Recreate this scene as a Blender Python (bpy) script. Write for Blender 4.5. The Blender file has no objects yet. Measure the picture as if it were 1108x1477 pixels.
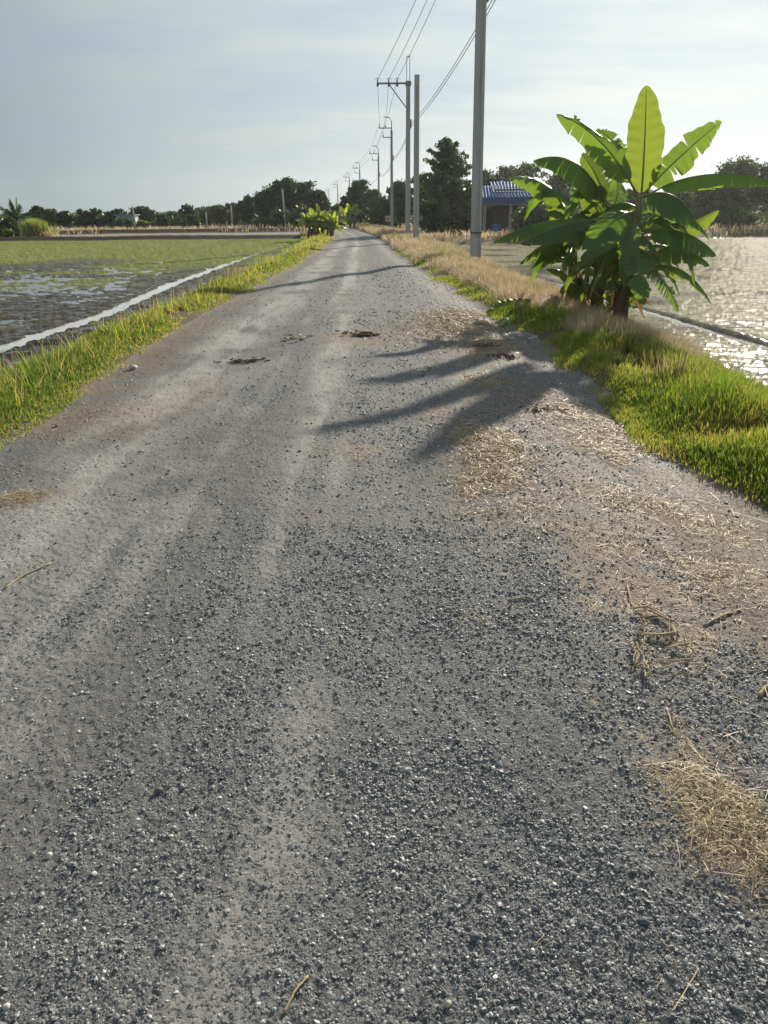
import bpy, math, random
import numpy as np
from mathutils import Vector, Matrix, Euler

rng = np.random.default_rng(11)
random.seed(11)
SC = bpy.context.scene
COL = SC.collection
R_ = math.radians

# ------------------------------------------------------------------ camera
PITCH, ROLL, CAMZ = R_(21.95), 0.010, 1.5
FPX = 26.0 / 36.0 * 1477.0
_r = np.array([1, 0, 0.]); _f = np.array([0, math.cos(PITCH), -math.sin(PITCH)]); _u = np.array([0, math.sin(PITCH), math.cos(PITCH)])
_r2 = _r * math.cos(ROLL) - _u * math.sin(ROLL); _u2 = _r * math.sin(ROLL) + _u * math.cos(ROLL)
def ray(x, y): return _f * FPX + _r2 * (x - 554) + _u2 * (738.5 - y)
def G(x, y, z=0.0):                    # ground point seen at a photo position
    v = ray(x, y); t = (z - CAMZ) / v[2]; return v[0] * t, v[1] * t
def W(x, y, Y):                        # point at forward distance Y
    v = ray(x, y); t = Y / v[1]; return np.array([v[0] * t, Y, CAMZ + v[2] * t])
cam = bpy.data.cameras.new("Camera"); cam.lens = 26; cam.sensor_fit = 'VERTICAL'; cam.sensor_height = 36; cam.sensor_width = 27
cam.clip_start = 0.05; cam.clip_end = 3000
camo = bpy.data.objects.new("Camera", cam); COL.objects.link(camo); SC.camera = camo
m = Matrix.Identity(4)
for i in range(3):
    m[i][0] = _r2[i]; m[i][1] = _u2[i]; m[i][2] = -_f[i]
m[2][3] = CAMZ
camo.matrix_world = m

# ------------------------------------------------------------------ noise
def _hash(ix, iy, seed):
    h = (ix.astype(np.int64) * 374761393 + iy.astype(np.int64) * 668265263 + seed * 974711) & 0xFFFFFFFF
    h = ((h ^ (h >> 13)) * 1274126177) & 0xFFFFFFFF
    h = ((h ^ (h >> 16)) * 2246822519) & 0xFFFFFFFF
    return (h & 0xFFFFFF) / float(0xFFFFFF)
def vn(x, y, seed=0):
    x = np.asarray(x, float); y = np.asarray(y, float)
    ix = np.floor(x); iy = np.floor(y); fx = x - ix; fy = y - iy
    ux = fx * fx * (3 - 2 * fx); uy = fy * fy * (3 - 2 * fy)
    a = _hash(ix, iy, seed); b = _hash(ix + 1, iy, seed); c = _hash(ix, iy + 1, seed); d = _hash(ix + 1, iy + 1, seed)
    return (a * (1 - ux) + b * ux) * (1 - uy) + (c * (1 - ux) + d * ux) * uy
def fbm(x, y, o=4, seed=0, g=0.5):
    s = 0; a = 1; t = 0
    for i in range(o):
        s = s + a * vn(np.asarray(x) * 2 ** i + 17.3 * i, np.asarray(y) * 2 ** i - 9.1 * i, seed + i); t += a; a *= g
    return s / t
def ss(a, b, x): t = np.clip((np.asarray(x, float) - a) / (b - a), 0, 1); return t * t * (3 - 2 * t)

# ------------------------------------------------------------------ terrain
LY = [-60, 0, 5, 7.7, 9.6, 14, 21, 37, 50, 62, 78, 100, 150, 300, 700]
LX = [-2.5, -2.55, -2.7, -2.85, -2.9, -2.88, -2.8, -2.72, -3.0, -3.6, -5.2, -7.0, -12, -30, -80]
RY = [-60, 0, 3.5, 5, 8.7, 10, 12.2, 15.2, 17.7, 24, 34, 45, 57, 77, 100, 150, 300, 700]
RX = [1.9, 1.9, 1.97, 1.95, 1.98, 1.92, 1.78, 1.6, 1.45, 1.05, .5, .1, -.4, -2.0, -3.8, -8.5, -26, -76]
def xL(y): return np.interp(y, LY, LX) + 0.10 * (fbm(np.asarray(y) * .8, 0 * np.asarray(y), 3, 5) - .5)
def xR(y): return np.interp(y, RY, RX) + 0.18 * (fbm(np.asarray(y) * .8, 0 * np.asarray(y), 3, 9) - .5)
def vwR(y): return np.interp(y, [0, 5, 10, 16, 25, 40, 60], [1.75, 1.75, 2.05, 2.6, 3.0, 3.6, 4.5])
def vwL(y): return np.interp(y, [0, 10, 40, 60, 70], [1.6, 1.7, 2.0, 2.6, 3.0])
ZW = -0.38
LFAR = 66.0            # far edge of the left paddy
def rfar(x): return 48 + np.clip((x - 4), 0, 40) * .42
CH = np.array([G(x, y, ZW) for x, y in [(-200, 575), (0, 505), (75, 480), (150, 455), (250, 410), (370, 367), (420, 352)]])
FU = np.array([G(x, y, ZW) for x, y in [(690, 378), (800, 408), (900, 440), (960, 458), (1030, 480), (1108, 503), (1250, 548)]])
def dist_poly(x, y, P):
    d = np.full(np.shape(x), 1e9)
    for (ax, ay), (bx, by) in zip(P[:-1], P[1:]):
        dx, dy = bx - ax, by - ay; t = np.clip(((x - ax) * dx + (y - ay) * dy) / (dx * dx + dy * dy), 0, 1)
        d = np.minimum(d, np.hypot(x - ax - t * dx, y - ay - t * dy))
    return d
def zones(x, y):
    l, r = xL(y), xR(y)
    z = np.full(np.shape(x), 4, int)
    z[(x < l) & (y < LFAR)] = 2; z[(x > r) & (y < rfar(x))] = 3
    z[(x < l - .0) & (x > l - vwL(y))] = 1; z[(x > r) & (x < r + vwR(y))] = 1
    z[(x >= l - .12) & (x <= r + .12)] = 0
    return z
PATCH = [  # straw / soil patches on the right half of the road: photo x, y, half-width, half-height, straw, soil
    (735, 690, 60, 62, .8, .5), (690, 640, 50, 22, .35, .4), (660, 465, 55, 18, .6, .3), (700, 500, 60, 20, .2, .9),
    (715, 555, 45, 14, .35, .7), (830, 610, 70, 40, .25, .75), (880, 645, 40, 20, .6, .4), (800, 590, 40, 15, .2, .8),
    (930, 800, 70, 50, .15, 1.), (1010, 740, 90, 40, .35, .8), (1060, 850, 80, 60, .45, .9), (1000, 900, 90, 60, .2, 1.),
    (960, 945, 50, 32, .65, .6), (1080, 1175, 85, 85, 1.1, .5), (1090, 1010, 50, 50, .35, .8), (1050, 1085, 40, 18, .6, .3),
    (905, 715, 45, 18, .45, .5), (640, 600, 40, 14, .15, .7), (515, 655, 40, 10, .3, .4), (395, 765, 30, 12, .1, .3),
    (20, 718, 40, 12, .5, .4), (690, 885, 22, 14, .35, .4), (805, 1345, 24, 14, .3, .4), (960, 1430, 30, 40, .4, .4),
    (590, 480, 70, 10, .1, .5), (520, 483, 40, 7, 0, .9), (270, 570, 60, 30, 0, .35), (150, 600, 80, 30, .1, .6),
    (890, 610, 50, 16, .4, .3), (970, 1040, 12, 22, .5, .1)]
PW = []
for (px, py, a, b, s, d) in PATCH:
    c = G(px, py); e1 = G(px + a, py); e2 = G(px, py - b); e3 = G(px, py + b)
    PW.append((c[0], (e2[1] + e3[1]) / 2, abs(e1[0] - c[0]), abs(e2[1] - e3[1]) / 2, s, d))
def masks(x, y):
    """loose dark gravel, straw, soil, wheel-worn pale track"""
    xx, yy = x + .42 * (fbm(x * 1.6, y * 1.2, 4, 31, .65) - .5) * 2, y + .7 * (fbm(x * 1.1, y * .8, 3, 37) - .5) * 2
    st = np.zeros(np.shape(x)); so = np.zeros(np.shape(x))
    for (cx, cy, a, b, s, d) in PW:
        q = np.exp(-(((xx - cx) / a) ** 2 + ((yy - cy) / b) ** 2) ** 1.3 * .8)
        st = np.maximum(st, q * s); so = np.maximum(so, q * d)
    brk = fbm(x * 5, y * 4, 4, 41, .65)
    st = st * ss(.30, .62, brk + .25 * (st > .6)); so = np.maximum(so, .6 * ss(.60, .85, u_ := (x - np.interp(y, LY, LX)) / (np.interp(y, RY, RX) - np.interp(y, LY, LX))) * ss(1.9, 2.6, y) * ss(9, 6, y) * ss(.38, .55, fbm(x * 1.3, y * .8, 3, 45))) * ss(.18, .5, fbm(x * 4, y * 3, 4, 43))
    l, r = np.interp(y, LY, LX), np.interp(y, RY, RX)
    u = (x - l) / (r - l)
    edgeL = ss(.16, .0, u) * ss(3.5, 6, y); so = np.maximum(so, edgeL * .8 * ss(.3, .6, fbm(x * 2, y * 2, 3, 47)))
    w = x + .16 * (fbm(x * .5, y * .18, 3, 51) - .5)
    lo = fbm(w * 2.6, y * .20, 4, 53)
    lo2 = fbm(x * 1.6, y * 1.1, 4, 57)
    track = np.exp(-((u - .49) / .055) ** 2) * .95 + np.exp(-((u - .20) / .13) ** 2) * .75 + np.exp(-((u - .60) / .04) ** 2) * .4
    lo3 = fbm(w * 7, y * .6, 3, 59); ls = .24 * lo + .36 * lo2 + .40 * lo3 + .01 + .15 * np.exp(-((u - .74) / .15) ** 2) + .08 * np.exp(-((u - .575) / .035) ** 2) + .06 * np.exp(-((u - .40) / .05) ** 2) - .06 * ss(.60, .40, u) + .03 * ss(3.2, 1.6, y) - .09 * track
    loose = .9 * ss(.36, .66, ls)
    pale = np.clip(track * ss(.25, .6, lo2 + .1) + .5 * ss(.47, .66, .6 * fbm(w * 4.5, y * .13, 3, 58) + .4 * lo2), 0, 1) * (1 - .7 * loose)
    return loose, st, so, pale
def height(x, y, fine=True):
    x = np.asarray(x, float); y = np.asarray(y, float)
    l, r = xL(y), xR(y); sl = l - x; sr = x - r
    wl, wr = vwL(y), vwR(y)
    far = ss(55, 120, y)
    u = (x - l) / (r - l)
    ruts = -.030 * (np.exp(-((u - .22) / .11) ** 2) + np.exp(-((u - .62) / .12) ** 2))
    base = ruts + .05 * (fbm(x * .45, y * .3, 3, 61) - .5) + .022 * (fbm(x * 2.2, y * 1.6, 3, 63) - .5)
    if fine: base = base + .010 * (fbm(x * 9, y * 8, 3, 65) - .5) + .005 * (vn(x * 60, y * 60, 67) - .5)
    base = base - .05 * ss(.6, 0, np.minimum(-sl, -sr))
    out = np.maximum(sl, sr)
    vg = .05 * (fbm(x * 1.2, y * 1.2, 4, 71) - .5) - .05
    lip = .05 * ss(0, .4, out)
    drop = np.where(sl > 0, ss(.35 * wl, wl, sl), ss(.45 * wr, wr * 1.02, sr))
    # paddies
    cl = .17 * (fbm(x * 2.0, y * 3.4, 5, 73, .72) - .5) + .05 * (fbm(x * .22, y * .5, 3, 79) - .5) + .019 * ss(3, 10, y)
    fl = ZW - .004 + cl + .03 * ss(24, 42, y)
    dc = dist_poly(x, y, CH); fl = fl - .12 * ss(.22, .08, dc) + .016 * ss(1.5, .4, dc)
    cr = .050 * (fbm(x * 5, y * 7, 4, 83, .7) - .5) + .016 * (fbm(x * .3, y * .9, 3, 87) - .5) + .031
    fr = ZW + .001 + cr
    df = dist_poly(x, y, FU)
    fn = fbm(x * 1.7, y * 1.7, 3, 97); fr = fr + .034 * ss(.3, .65, fn) * np.exp(-((df - .16) / .16) ** 2) - .09 * np.exp(-(df / (.06 + .14 * fn)) ** 2)
    wild = -.25 + .12 * (fbm(x * .2, y * .2, 3, 91) - .5)
    bund = lambda c, w, hgt: hgt * np.exp(-((y - c) / w) ** 2)
    jl = .25 * (fbm(x * .12, y * 0, 3, 93) - .5)
    el = wild - .12 * ss(85, 80, y) + .34 * np.exp(-((y - 67.6 - jl) / .6) ** 2) + .42 * np.exp(-((y - 88 - jl) / .8) ** 2)
    fl = fl + (el - fl) * ss(LFAR - 1.2, LFAR + .6, y)
    rf = rfar(x); er = wild + .35 * np.exp(-((y - rf - 2) / 1.5) ** 2)
    fr = fr + (er - fr) * ss(-.6, 1.2, y - rf)
    field = np.where(sl > 0, fl, fr)
    z = np.where(out <= 0, base, (base * (1 - ss(0, .3, out)) + vg * ss(0, .3, out) + lip) * (1 - drop) + field * drop)
    return z

# ------------------------------------------------------------------ mesh helpers
def mesh_np(name, V, F, mat, parent=None, smooth=True, fattr=None, colattr=None):
    V = np.asarray(V, np.float32); F = np.asarray(F, np.int32); k = F.shape[1]
    me = bpy.data.meshes.new(name); me.vertices.add(len(V)); me.vertices.foreach_set('co', V.ravel())
    me.loops.add(F.size); me.loops.foreach_set('vertex_index', F.ravel())
    me.polygons.add(len(F)); me.polygons.foreach_set('loop_start', np.arange(0, F.size, k, dtype=np.int32))
    me.polygons.foreach_set('loop_total', np.full(len(F), k, np.int32))
    me.polygons.foreach_set('use_smooth', np.full(len(F), smooth, bool))
    for n, a in (fattr or {}).items():
        at = me.attributes.new(n, 'FLOAT', 'POINT'); at.data.foreach_set('value', np.asarray(a, np.float32))
    for n, a in (colattr or {}).items():
        at = me.attributes.new(n, 'FLOAT_COLOR', 'POINT'); at.data.foreach_set('color', np.asarray(a, np.float32).ravel())
    me.update(calc_edges=True)
    if mat: me.materials.append(mat)
    o = bpy.data.objects.new(name, me); COL.objects.link(o)
    if parent is not None: o.parent = parent
    return o
def tag(o, label=None, cat=None, group=None, kind=None):
    for k, v in (('label', label), ('category', cat), ('group', group), ('kind', kind)):
        if v: o[k] = v
    return o
def thing(name, label, cat, loc, group=None, rz=0):
    o = bpy.data.objects.new(name, None); COL.objects.link(o); o.location = tuple(float(v) for v in loc); o.rotation_euler = (0, 0, rz)
    o.empty_display_size = .2
    return tag(o, label, cat, group)
class MB:
    """collects geometry, then links it as one mesh"""
    def __init__(s): s.v = []; s.f = []; s.a = []; s.n = 0
    def add(s, V, F, a=None):
        V = [tuple(float(c) for c in q) for q in V]
        s.f += [tuple(int(i) + s.n for i in q) for q in F]; s.v += V; s.n += len(V)
        s.a += list(a) if a is not None else [0.0] * len(V)
    def tube(s, P, rad, k=8, cap=True, a=None):
        P = np.asarray(P, float); n = len(P); rad = np.broadcast_to(np.asarray(rad, float), (n,))
        T = np.gradient(P, axis=0); T /= np.linalg.norm(T, axis=1)[:, None] + 1e-12
        ref = np.array([0, 0, 1.]) if abs(T[0][2]) < .9 else np.array([1., 0, 0])
        V = []
        for i in range(n):
            A = np.cross(T[i], ref); A /= np.linalg.norm(A) + 1e-12; B = np.cross(A, T[i]); ref = B if abs(np.dot(B, T[i])) < .9 else ref
            for j in range(k):
                t = 2 * math.pi * j / k; V.append(P[i] + rad[i] * (A * math.cos(t) + B * math.sin(t)))
        F = [(i * k + j, i * k + (j + 1) % k, (i + 1) * k + (j + 1) % k, (i + 1) * k + j) for i in range(n - 1) for j in range(k)]
        if cap: F += [tuple(range(k))[::-1], tuple(range((n - 1) * k, n * k))]
        s.add(V, F, None if a is None else [a] * len(V))
    def box(s, c, d, rz=0, a=0.0):
        c = np.asarray(c, float); hx, hy, hz = [q / 2 for q in d]; cr, sr = math.cos(rz), math.sin(rz)
        V = [(c[0] + x * cr - y * sr, c[1] + x * sr + y * cr, c[2] + z) for z in (-hz, hz) for x, y in ((-hx, -hy), (hx, -hy), (hx, hy), (-hx, hy))]
        s.add(V, [(3, 2, 1, 0), (4, 5, 6, 7), (0, 1, 5, 4), (1, 2, 6, 5), (2, 3, 7, 6), (3, 0, 4, 7)], [a] * 8)
    def bar(s, p, q, w, h=None):
        p = np.asarray(p, float); q = np.asarray(q, float); h = h or w; T = (q - p) / np.linalg.norm(q - p)
        ref = np.array([0, 0, 1.]) if abs(T[2]) < .95 else np.array([0, 1., 0]); A = np.cross(T, ref); A /= np.linalg.norm(A); B = np.cross(A, T)
        V = [e + A * i * w / 2 + B * j * h / 2 for e in (p, q) for i, j in ((-1, -1), (1, -1), (1, 1), (-1, 1))]
        s.add(V, [(3, 2, 1, 0), (4, 5, 6, 7), (0, 1, 5, 4), (1, 2, 6, 5), (2, 3, 7, 6), (3, 0, 4, 7)])
    def lathe(s, c, prof, k=14):
        V = []; n = len(prof)
        for r, z in prof:
            for j in range(k): t = 2 * math.pi * j / k; V.append((c[0] + r * math.cos(t), c[1] + r * math.sin(t), c[2] + z))
        F = [(i * k + j, i * k + (j + 1) % k, (i + 1) * k + (j + 1) % k, (i + 1) * k + j) for i in range(n - 1) for j in range(k)]
        F += [tuple(range(k))[::-1], tuple(range((n - 1) * k, n * k))]
        s.add(V, F)
    def build(s, name, mat, parent=None, smooth=False, attr=None):
        me = bpy.data.meshes.new(name); me.from_pydata(s.v, [], s.f); me.update()
        if smooth: me.polygons.foreach_set('use_smooth', np.full(len(me.polygons), True))
        if attr:
            at = me.attributes.new(attr, 'FLOAT', 'POINT'); at.data.foreach_set('value', np.asarray(s.a, np.float32))
        me.materials.append(mat); o = bpy.data.objects.new(name, me); COL.objects.link(o)
        if parent is not None: o.parent = parent
        return o

# ------------------------------------------------------------------ materials
class NT:
    def __init__(s, name):
        s.m = bpy.data.materials.new(name); s.m.use_nodes = True; s.t = s.m.node_tree; s.t.nodes.clear()
        s.out = s.n('ShaderNodeOutputMaterial')
    def n(s, t, **kw):
        o = s.t.nodes.new(t)
        for k, v in kw.items(): setattr(o, k, v)
        return o
    def l(s, a, b): s.t.links.new(a, b)
    def val(s, i, v):
        if hasattr(v, 'is_output'): s.l(v, i)
        else: i.default_value = v
    def math(s, op, a, b=0.0, c=None, clamp=False):
        o = s.n('ShaderNodeMath', operation=op, use_clamp=clamp); s.val(o.inputs[0], a); s.val(o.inputs[1], b)
        if c is not None: s.val(o.inputs[2], c)
        return o.outputs[0]
    def attr(s, name, sock='Fac'): return s.n('ShaderNodeAttribute', attribute_name=name).outputs[sock]
    def pos(s): return s.n('ShaderNodeNewGeometry').outputs['Position']
    def obj(s): return s.n('ShaderNodeTexCoord').outputs['Object']
    def map(s, v, sc): o = s.n('ShaderNodeMapping'); s.l(v, o.inputs[0]); o.inputs['Scale'].default_value = sc; return o.outputs[0]
    def noise(s, v, scale, det=4, rough=.55, sock='Fac'):
        o = s.n('ShaderNodeTexNoise'); s.l(v, o.inputs['Vector']); o.inputs['Scale'].default_value = scale; o.inputs['Detail'].default_value = det; o.inputs['Roughness'].default_value = rough
        return o.outputs[sock]
    def voro(s, v, scale, sock='Color', feature='F1'):
        o = s.n('ShaderNodeTexVoronoi', feature=feature); s.l(v, o.inputs['Vector']); o.inputs['Scale'].default_value = scale; return o.outputs[sock]
    def mix(s, f, a, b, typ='MIX'):
        o = s.n('ShaderNodeMix', data_type='RGBA', blend_type=typ); s.val(o.inputs[0], f)
        for i, c in ((6, a), (7, b)): s.val(o.inputs[i], c if hasattr(c, 'is_output') else tuple(c) + (1,))
        return o.outputs[2]
    def ramp(s, f, stops):
        o = s.n('ShaderNodeValToRGB'); s.l(f, o.inputs[0]); e = o.color_ramp.elements
        while len(e) < len(stops): e.new(.5)
        for q, (p, c) in zip(e, stops): q.position = p; q.color = tuple(c) + (1,)
        return o.outputs[0]
    def rng(s, f, a, b, c=0., d=1.):
        o = s.n('ShaderNodeMapRange'); s.l(f, o.inputs[0])
        for i, v in enumerate((a, b, c, d)): o.inputs[i + 1].default_value = v
        return o.outputs[0]
    def bump(s, hgt, st, dist=.01, nrm=None):
        o = s.n('ShaderNodeBump'); s.val(o.inputs['Strength'], st); o.inputs['Distance'].default_value = dist; s.l(hgt, o.inputs['Height'])
        if nrm: s.l(nrm, o.inputs['Normal'])
        return o.outputs[0]
    def pbr(s, col, rough=.8, spec=.5, metal=0., nrm=None, out=True, **kw):
        p = s.n('ShaderNodeBsdfPrincipled'); s.val(p.inputs['Base Color'], col if hasattr(col, 'is_output') else tuple(col) + (1,)); s.val(p.inputs['Roughness'], rough)
        s.val(p.inputs['Specular IOR Level'], spec); p.inputs['Metallic'].default_value = metal
        if nrm: s.l(nrm, p.inputs['Normal'])
        if out: s.l(p.outputs[0], s.out.inputs[0])
        return p
    def transl(s, p, col, f=.4):
        t = s.n('ShaderNodeBsdfTranslucent'); s.val(t.inputs[0], col if hasattr(col, 'is_output') else tuple(col) + (1,))
        x = s.n('ShaderNodeMixShader'); s.val(x.inputs[0], f); s.l(p.outputs[0], x.inputs[1]); s.l(t.outputs[0], x.inputs[2]); s.l(x.outputs[0], s.out.inputs[0])

def mat_road():
    t = NT('gravel_road'); P = t.pos()
    loose, straw, soil, pale = [t.attr(a) for a in ('loose', 'straw', 'soil', 'pale')]
    v1 = t.voro(P, 130); v2 = t.voro(P, 260); sep = t.n('ShaderNodeSeparateColor'); t.l(v1, sep.inputs[0]); sep2 = t.n('ShaderNodeSeparateColor'); t.l(v2, sep2.inputs[0])
    st1 = t.ramp(sep.outputs[0], [(0, (.05, .053, .062)), (.5, (.11, .115, .122)), (.85, (.20, .205, .21)), (1, (.42, .42, .41))])
    st2 = t.ramp(sep2.outputs[1], [(0, (.06, .06, .064)), (.6, (.14, .14, .142)), (1, (.30, .30, .295))])
    stones = t.mix(.45, st1, st2)
    dust = t.mix(t.noise(P, 3.0, 6, .7), (.125, .123, .121), (.235, .229, .223))
    dust = t.mix(t.rng(t.noise(P, 160, 3), .35, .7), dust, (.060, .061, .064))
    dust = t.mix(t.math('MULTIPLY', pale, .95), dust, (.315, .306, .296))
    d1 = t.voro(P, 130, 'Distance'); cover = t.math('ADD', t.math('MULTIPLY', loose, .75), .15)
    cov = t.math('LESS_THAN', sep.outputs[2], cover)
    dust = t.mix(t.math('MULTIPLY', loose, .75), dust, t.mix(t.rng(t.noise(P, 210, 3, .7), .35, .65), (.045, .048, .055), (.235, .237, .242))); col = t.mix(cov, dust, stones)
    soilc = t.mix(t.noise(P, 9, 6, .7), (.105, .070, .046), (.255, .18, .12))
    soilc = t.mix(t.rng(t.noise(P, 90, 4), .45, .75), soilc, (.33, .265, .20))
    col = t.mix(t.math('MULTIPLY', soil, t.rng(sep2.outputs[0], 0, 1, .55, 1.)), col, soilc)
    col = t.mix(t.math('MULTIPLY', straw, t.rng(t.noise(t.map(P, (1, .4, 1)), 120, 3), .35, .65, .2, .85)), col, (.46, .36, .22))
    hh = t.math('ADD', t.math('MULTIPLY', t.math('SUBTRACT', .5, d1), t.math('ADD', t.math('MULTIPLY', cov, .8), .10)), t.math('MULTIPLY', t.noise(P, 110, 5, .75), 1.1))
    rough = t.math('SUBTRACT', .86, t.math('MULTIPLY', cov, .22))
    t.pbr(col, rough, .10, nrm=t.bump(hh, .8, .007)); return t.m
def mat_stone():
    t = NT('gravel_stone'); P = t.pos(); a = t.attr('shade')
    c = t.ramp(a, [(0, (.06, .067, .078)), (.28, (.15, .158, .17)), (.56, (.30, .305, .31)), (.82, (.52, .52, .51)), (1, (.78, .77, .74))])
    c = t.mix(t.rng(t.noise(P, 260, 4), .35, .7, 0, .5), c, (.14, .135, .13))
    t.pbr(c, t.rng(t.noise(P, 40, 2), .3, .7, .45, .72), .42, nrm=t.bump(t.noise(P, 300, 3), .35, .003)); return t.m
def mat_mud(name, right):
    t = NT(name); P = t.pos(); g = t.attr('algae'); w = t.attr('wet')
    mud = t.mix(t.noise(P, 2.2, 6, .65), (.034, .029, .024), (.10, .087, .072))
    if right:
        alg = t.mix(t.noise(P, 1.1, 6, .7), (.30, .285, .185), (.50, .475, .36))
        alg = t.mix(t.rng(t.noise(P, 14, 5, .7), .42, .62), alg, (.15, .142, .085))
    else:
        alg = t.mix(t.noise(P, .5, 5, .6), (.17, .20, .065), (.30, .315, .125))
        alg = t.mix(t.rng(t.noise(P, 9, 4), .45, .7, 0, .7), alg, (.055, .075, .02))
    f = t.math('MULTIPLY', g, t.rng(t.noise(P, 5, 5, .7), .34, .52, .25, 1.))
    col = t.mix(f, mud, alg)
    n = t.bump(t.math('ADD', t.noise(P, 9, 6, .7), t.math('MULTIPLY', t.noise(P, 45, 4), .35)), .6, .05)
    d = t.n('ShaderNodeBsdfDiffuse'); t.l(col, d.inputs[0]); t.l(n, d.inputs['Normal'])
    sh = t.pbr(col, .15 if right else .22, .35, nrm=t.bump(t.noise(P, 12, 4), .08 if right else .15, .02), out=False)        # wet film in the hollows
    a, b = (.36, .74) if right else (.44, .64)
    wet = t.math('MULTIPLY', t.rng(t.noise(t.map(P, (1., 1.9, 1.)), 4.5 if right else 2.6, 6, .7), a, b), t.math('SUBTRACT', 1., t.math('MULTIPLY', g, .35 if right else .93)), clamp=True)
    if right: wet = t.math('MULTIPLY', wet, .55)
    mx = t.n('ShaderNodeMixShader'); t.l(wet, mx.inputs[0]); t.l(d.outputs[0], mx.inputs[1]); t.l(sh.outputs[0], mx.inputs[2]); t.l(mx.outputs[0], t.out.inputs[0]); return t.m
def mat_water():
    t = NT('paddy_water'); P = t.pos()
    n = t.bump(t.noise(P, 7.0, 4), .05, .03)
    t.pbr((.06, .055, .045), .06, .5, nrm=n); return t.m
def mat_soil():
    t = NT('verge_soil'); P = t.pos()
    c = t.mix(t.noise(P, 3, 6, .7), (.07, .055, .038), (.16, .125, .085)); c = t.mix(t.rng(t.noise(P, 1.6, 5, .7), .45, .65, 0, .6), c, (.075, .085, .03))
    t.pbr(c, .95, .2, nrm=t.bump(t.noise(P, 30, 5, .7), 1., .03)); return t.m
def mat_ground():
    t = NT('waste_ground'); P = t.pos()
    c = t.mix(t.noise(P, .18, 5, .6), (.12, .085, .06), (.20, .155, .10)); c = t.mix(t.rng(t.noise(P, .09, 4), .46, .6), c, (.10, .11, .045))
    c = t.mix(t.attr('pond'), c, (.24, .22, .20)); c = t.mix(t.attr('dark_bund'), c, (.035, .028, .022))  # ground colour turns much darker along both bunds
    t.pbr(c, .95, .2, nrm=t.bump(t.noise(P, 4, 5, .7), 1., .15)); return t.m
def mat_grass(name, stops, tr, f=.45):
    t = NT(name); a = t.attr('tint'); c = t.ramp(a, stops); p = t.pbr(c, .55, .35, out=False)
    t.transl(p, t.mix(1., c, tr, 'MULTIPLY'), f); return t.m
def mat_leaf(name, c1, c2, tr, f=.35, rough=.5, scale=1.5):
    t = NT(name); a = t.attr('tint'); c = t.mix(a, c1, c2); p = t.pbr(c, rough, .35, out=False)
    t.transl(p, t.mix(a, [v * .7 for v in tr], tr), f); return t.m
def mat_banana(name, c1, c2, tr1, tr2, f=.42, rough=.38):
    t = NT(name); O = t.obj(); a = t.attr('tint'); vein = t.attr('vein')
    wv = t.math('SINE', t.math('MULTIPLY', vein, 520.)); wv2 = t.math('SINE', t.math('MULTIPLY', vein, 130.))
    k = t.math('ADD', t.math('MULTIPLY', a, .7), t.math('MULTIPLY', t.noise(O, 2.2, 5), .5), clamp=True)
    c = t.mix(k, c1, c2); c = t.mix(t.rng(wv, -1, 1, 0, .18), c, [q * .6 for q in c1])
    edge = t.attr('edge'); c = t.mix(t.math('MULTIPLY', edge, t.rng(t.noise(O, 7, 5), .38, .6, 0., .95)), c, (.20, .13, .05))
    nb = t.bump(t.math('ADD', wv, t.math('MULTIPLY', wv2, .8)), .25, .006)
    p = t.pbr(c, rough, .45, nrm=nb, out=False); t.transl(p, t.mix(k, tr1, tr2), f); return t.m
def mat_concrete():
    t = NT('weathered_concrete'); O = t.obj()
    c = t.mix(t.noise(t.map(O, (6, 6, .6)), 1.2, 6, .65), (.33, .335, .335), (.52, .52, .51)); c = t.mix(t.rng(t.noise(t.map(O, (14, 14, .25)), 1., 4), .55, .75), c, (.13, .128, .12))
    t.pbr(c, .9, .25, nrm=t.bump(t.noise(O, 30, 4), .4, .01)); return t.m
def flat(name, col, rough=.6, metal=0., spec=.4, var=.25, sc=6):
    t = NT(name); O = t.obj(); c = t.mix(t.noise(O, sc, 5, .65), [v * (1 - var) for v in col], [min(1, v * (1 + var)) for v in col])
    t.pbr(c, rough, spec, metal, nrm=t.bump(t.noise(O, sc * 6, 3), .2, .005)); return t.m
def mat_bark():
    t = NT('bark'); O = t.obj(); c = t.mix(t.noise(t.map(O, (8, 8, 1.5)), 2, 5, .7), (.05, .04, .03), (.15, .125, .10)); t.pbr(c, .95, .1, nrm=t.bump(t.noise(t.map(O, (8, 8, 1.5)), 4, 4), .8, .03)); return t.m
def mat_stem():
    t = NT('banana_stem'); O = t.obj(); z = t.n('ShaderNodeSeparateXYZ'); t.l(O, z.inputs[0])
    k = t.noise(t.map(O, (14, 14, 1.3)), 1.5, 5, .65)
    grn = t.mix(k, (.10, .12, .035), (.20, .22, .08)); brn = t.mix(k, (.04, .03, .02), (.14, .105, .065))
    f = t.rng(t.math('ADD', t.math('MULTIPLY', z.outputs[2], 1.1), t.math('MULTIPLY', t.noise(t.map(O, (7, 7, 2)), 1.2, 4), 1.2)), .95, 1.6)
    t.pbr(t.mix(f, brn, grn), .6, .35, nrm=t.bump(k, .5, .02)); return t.m

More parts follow.
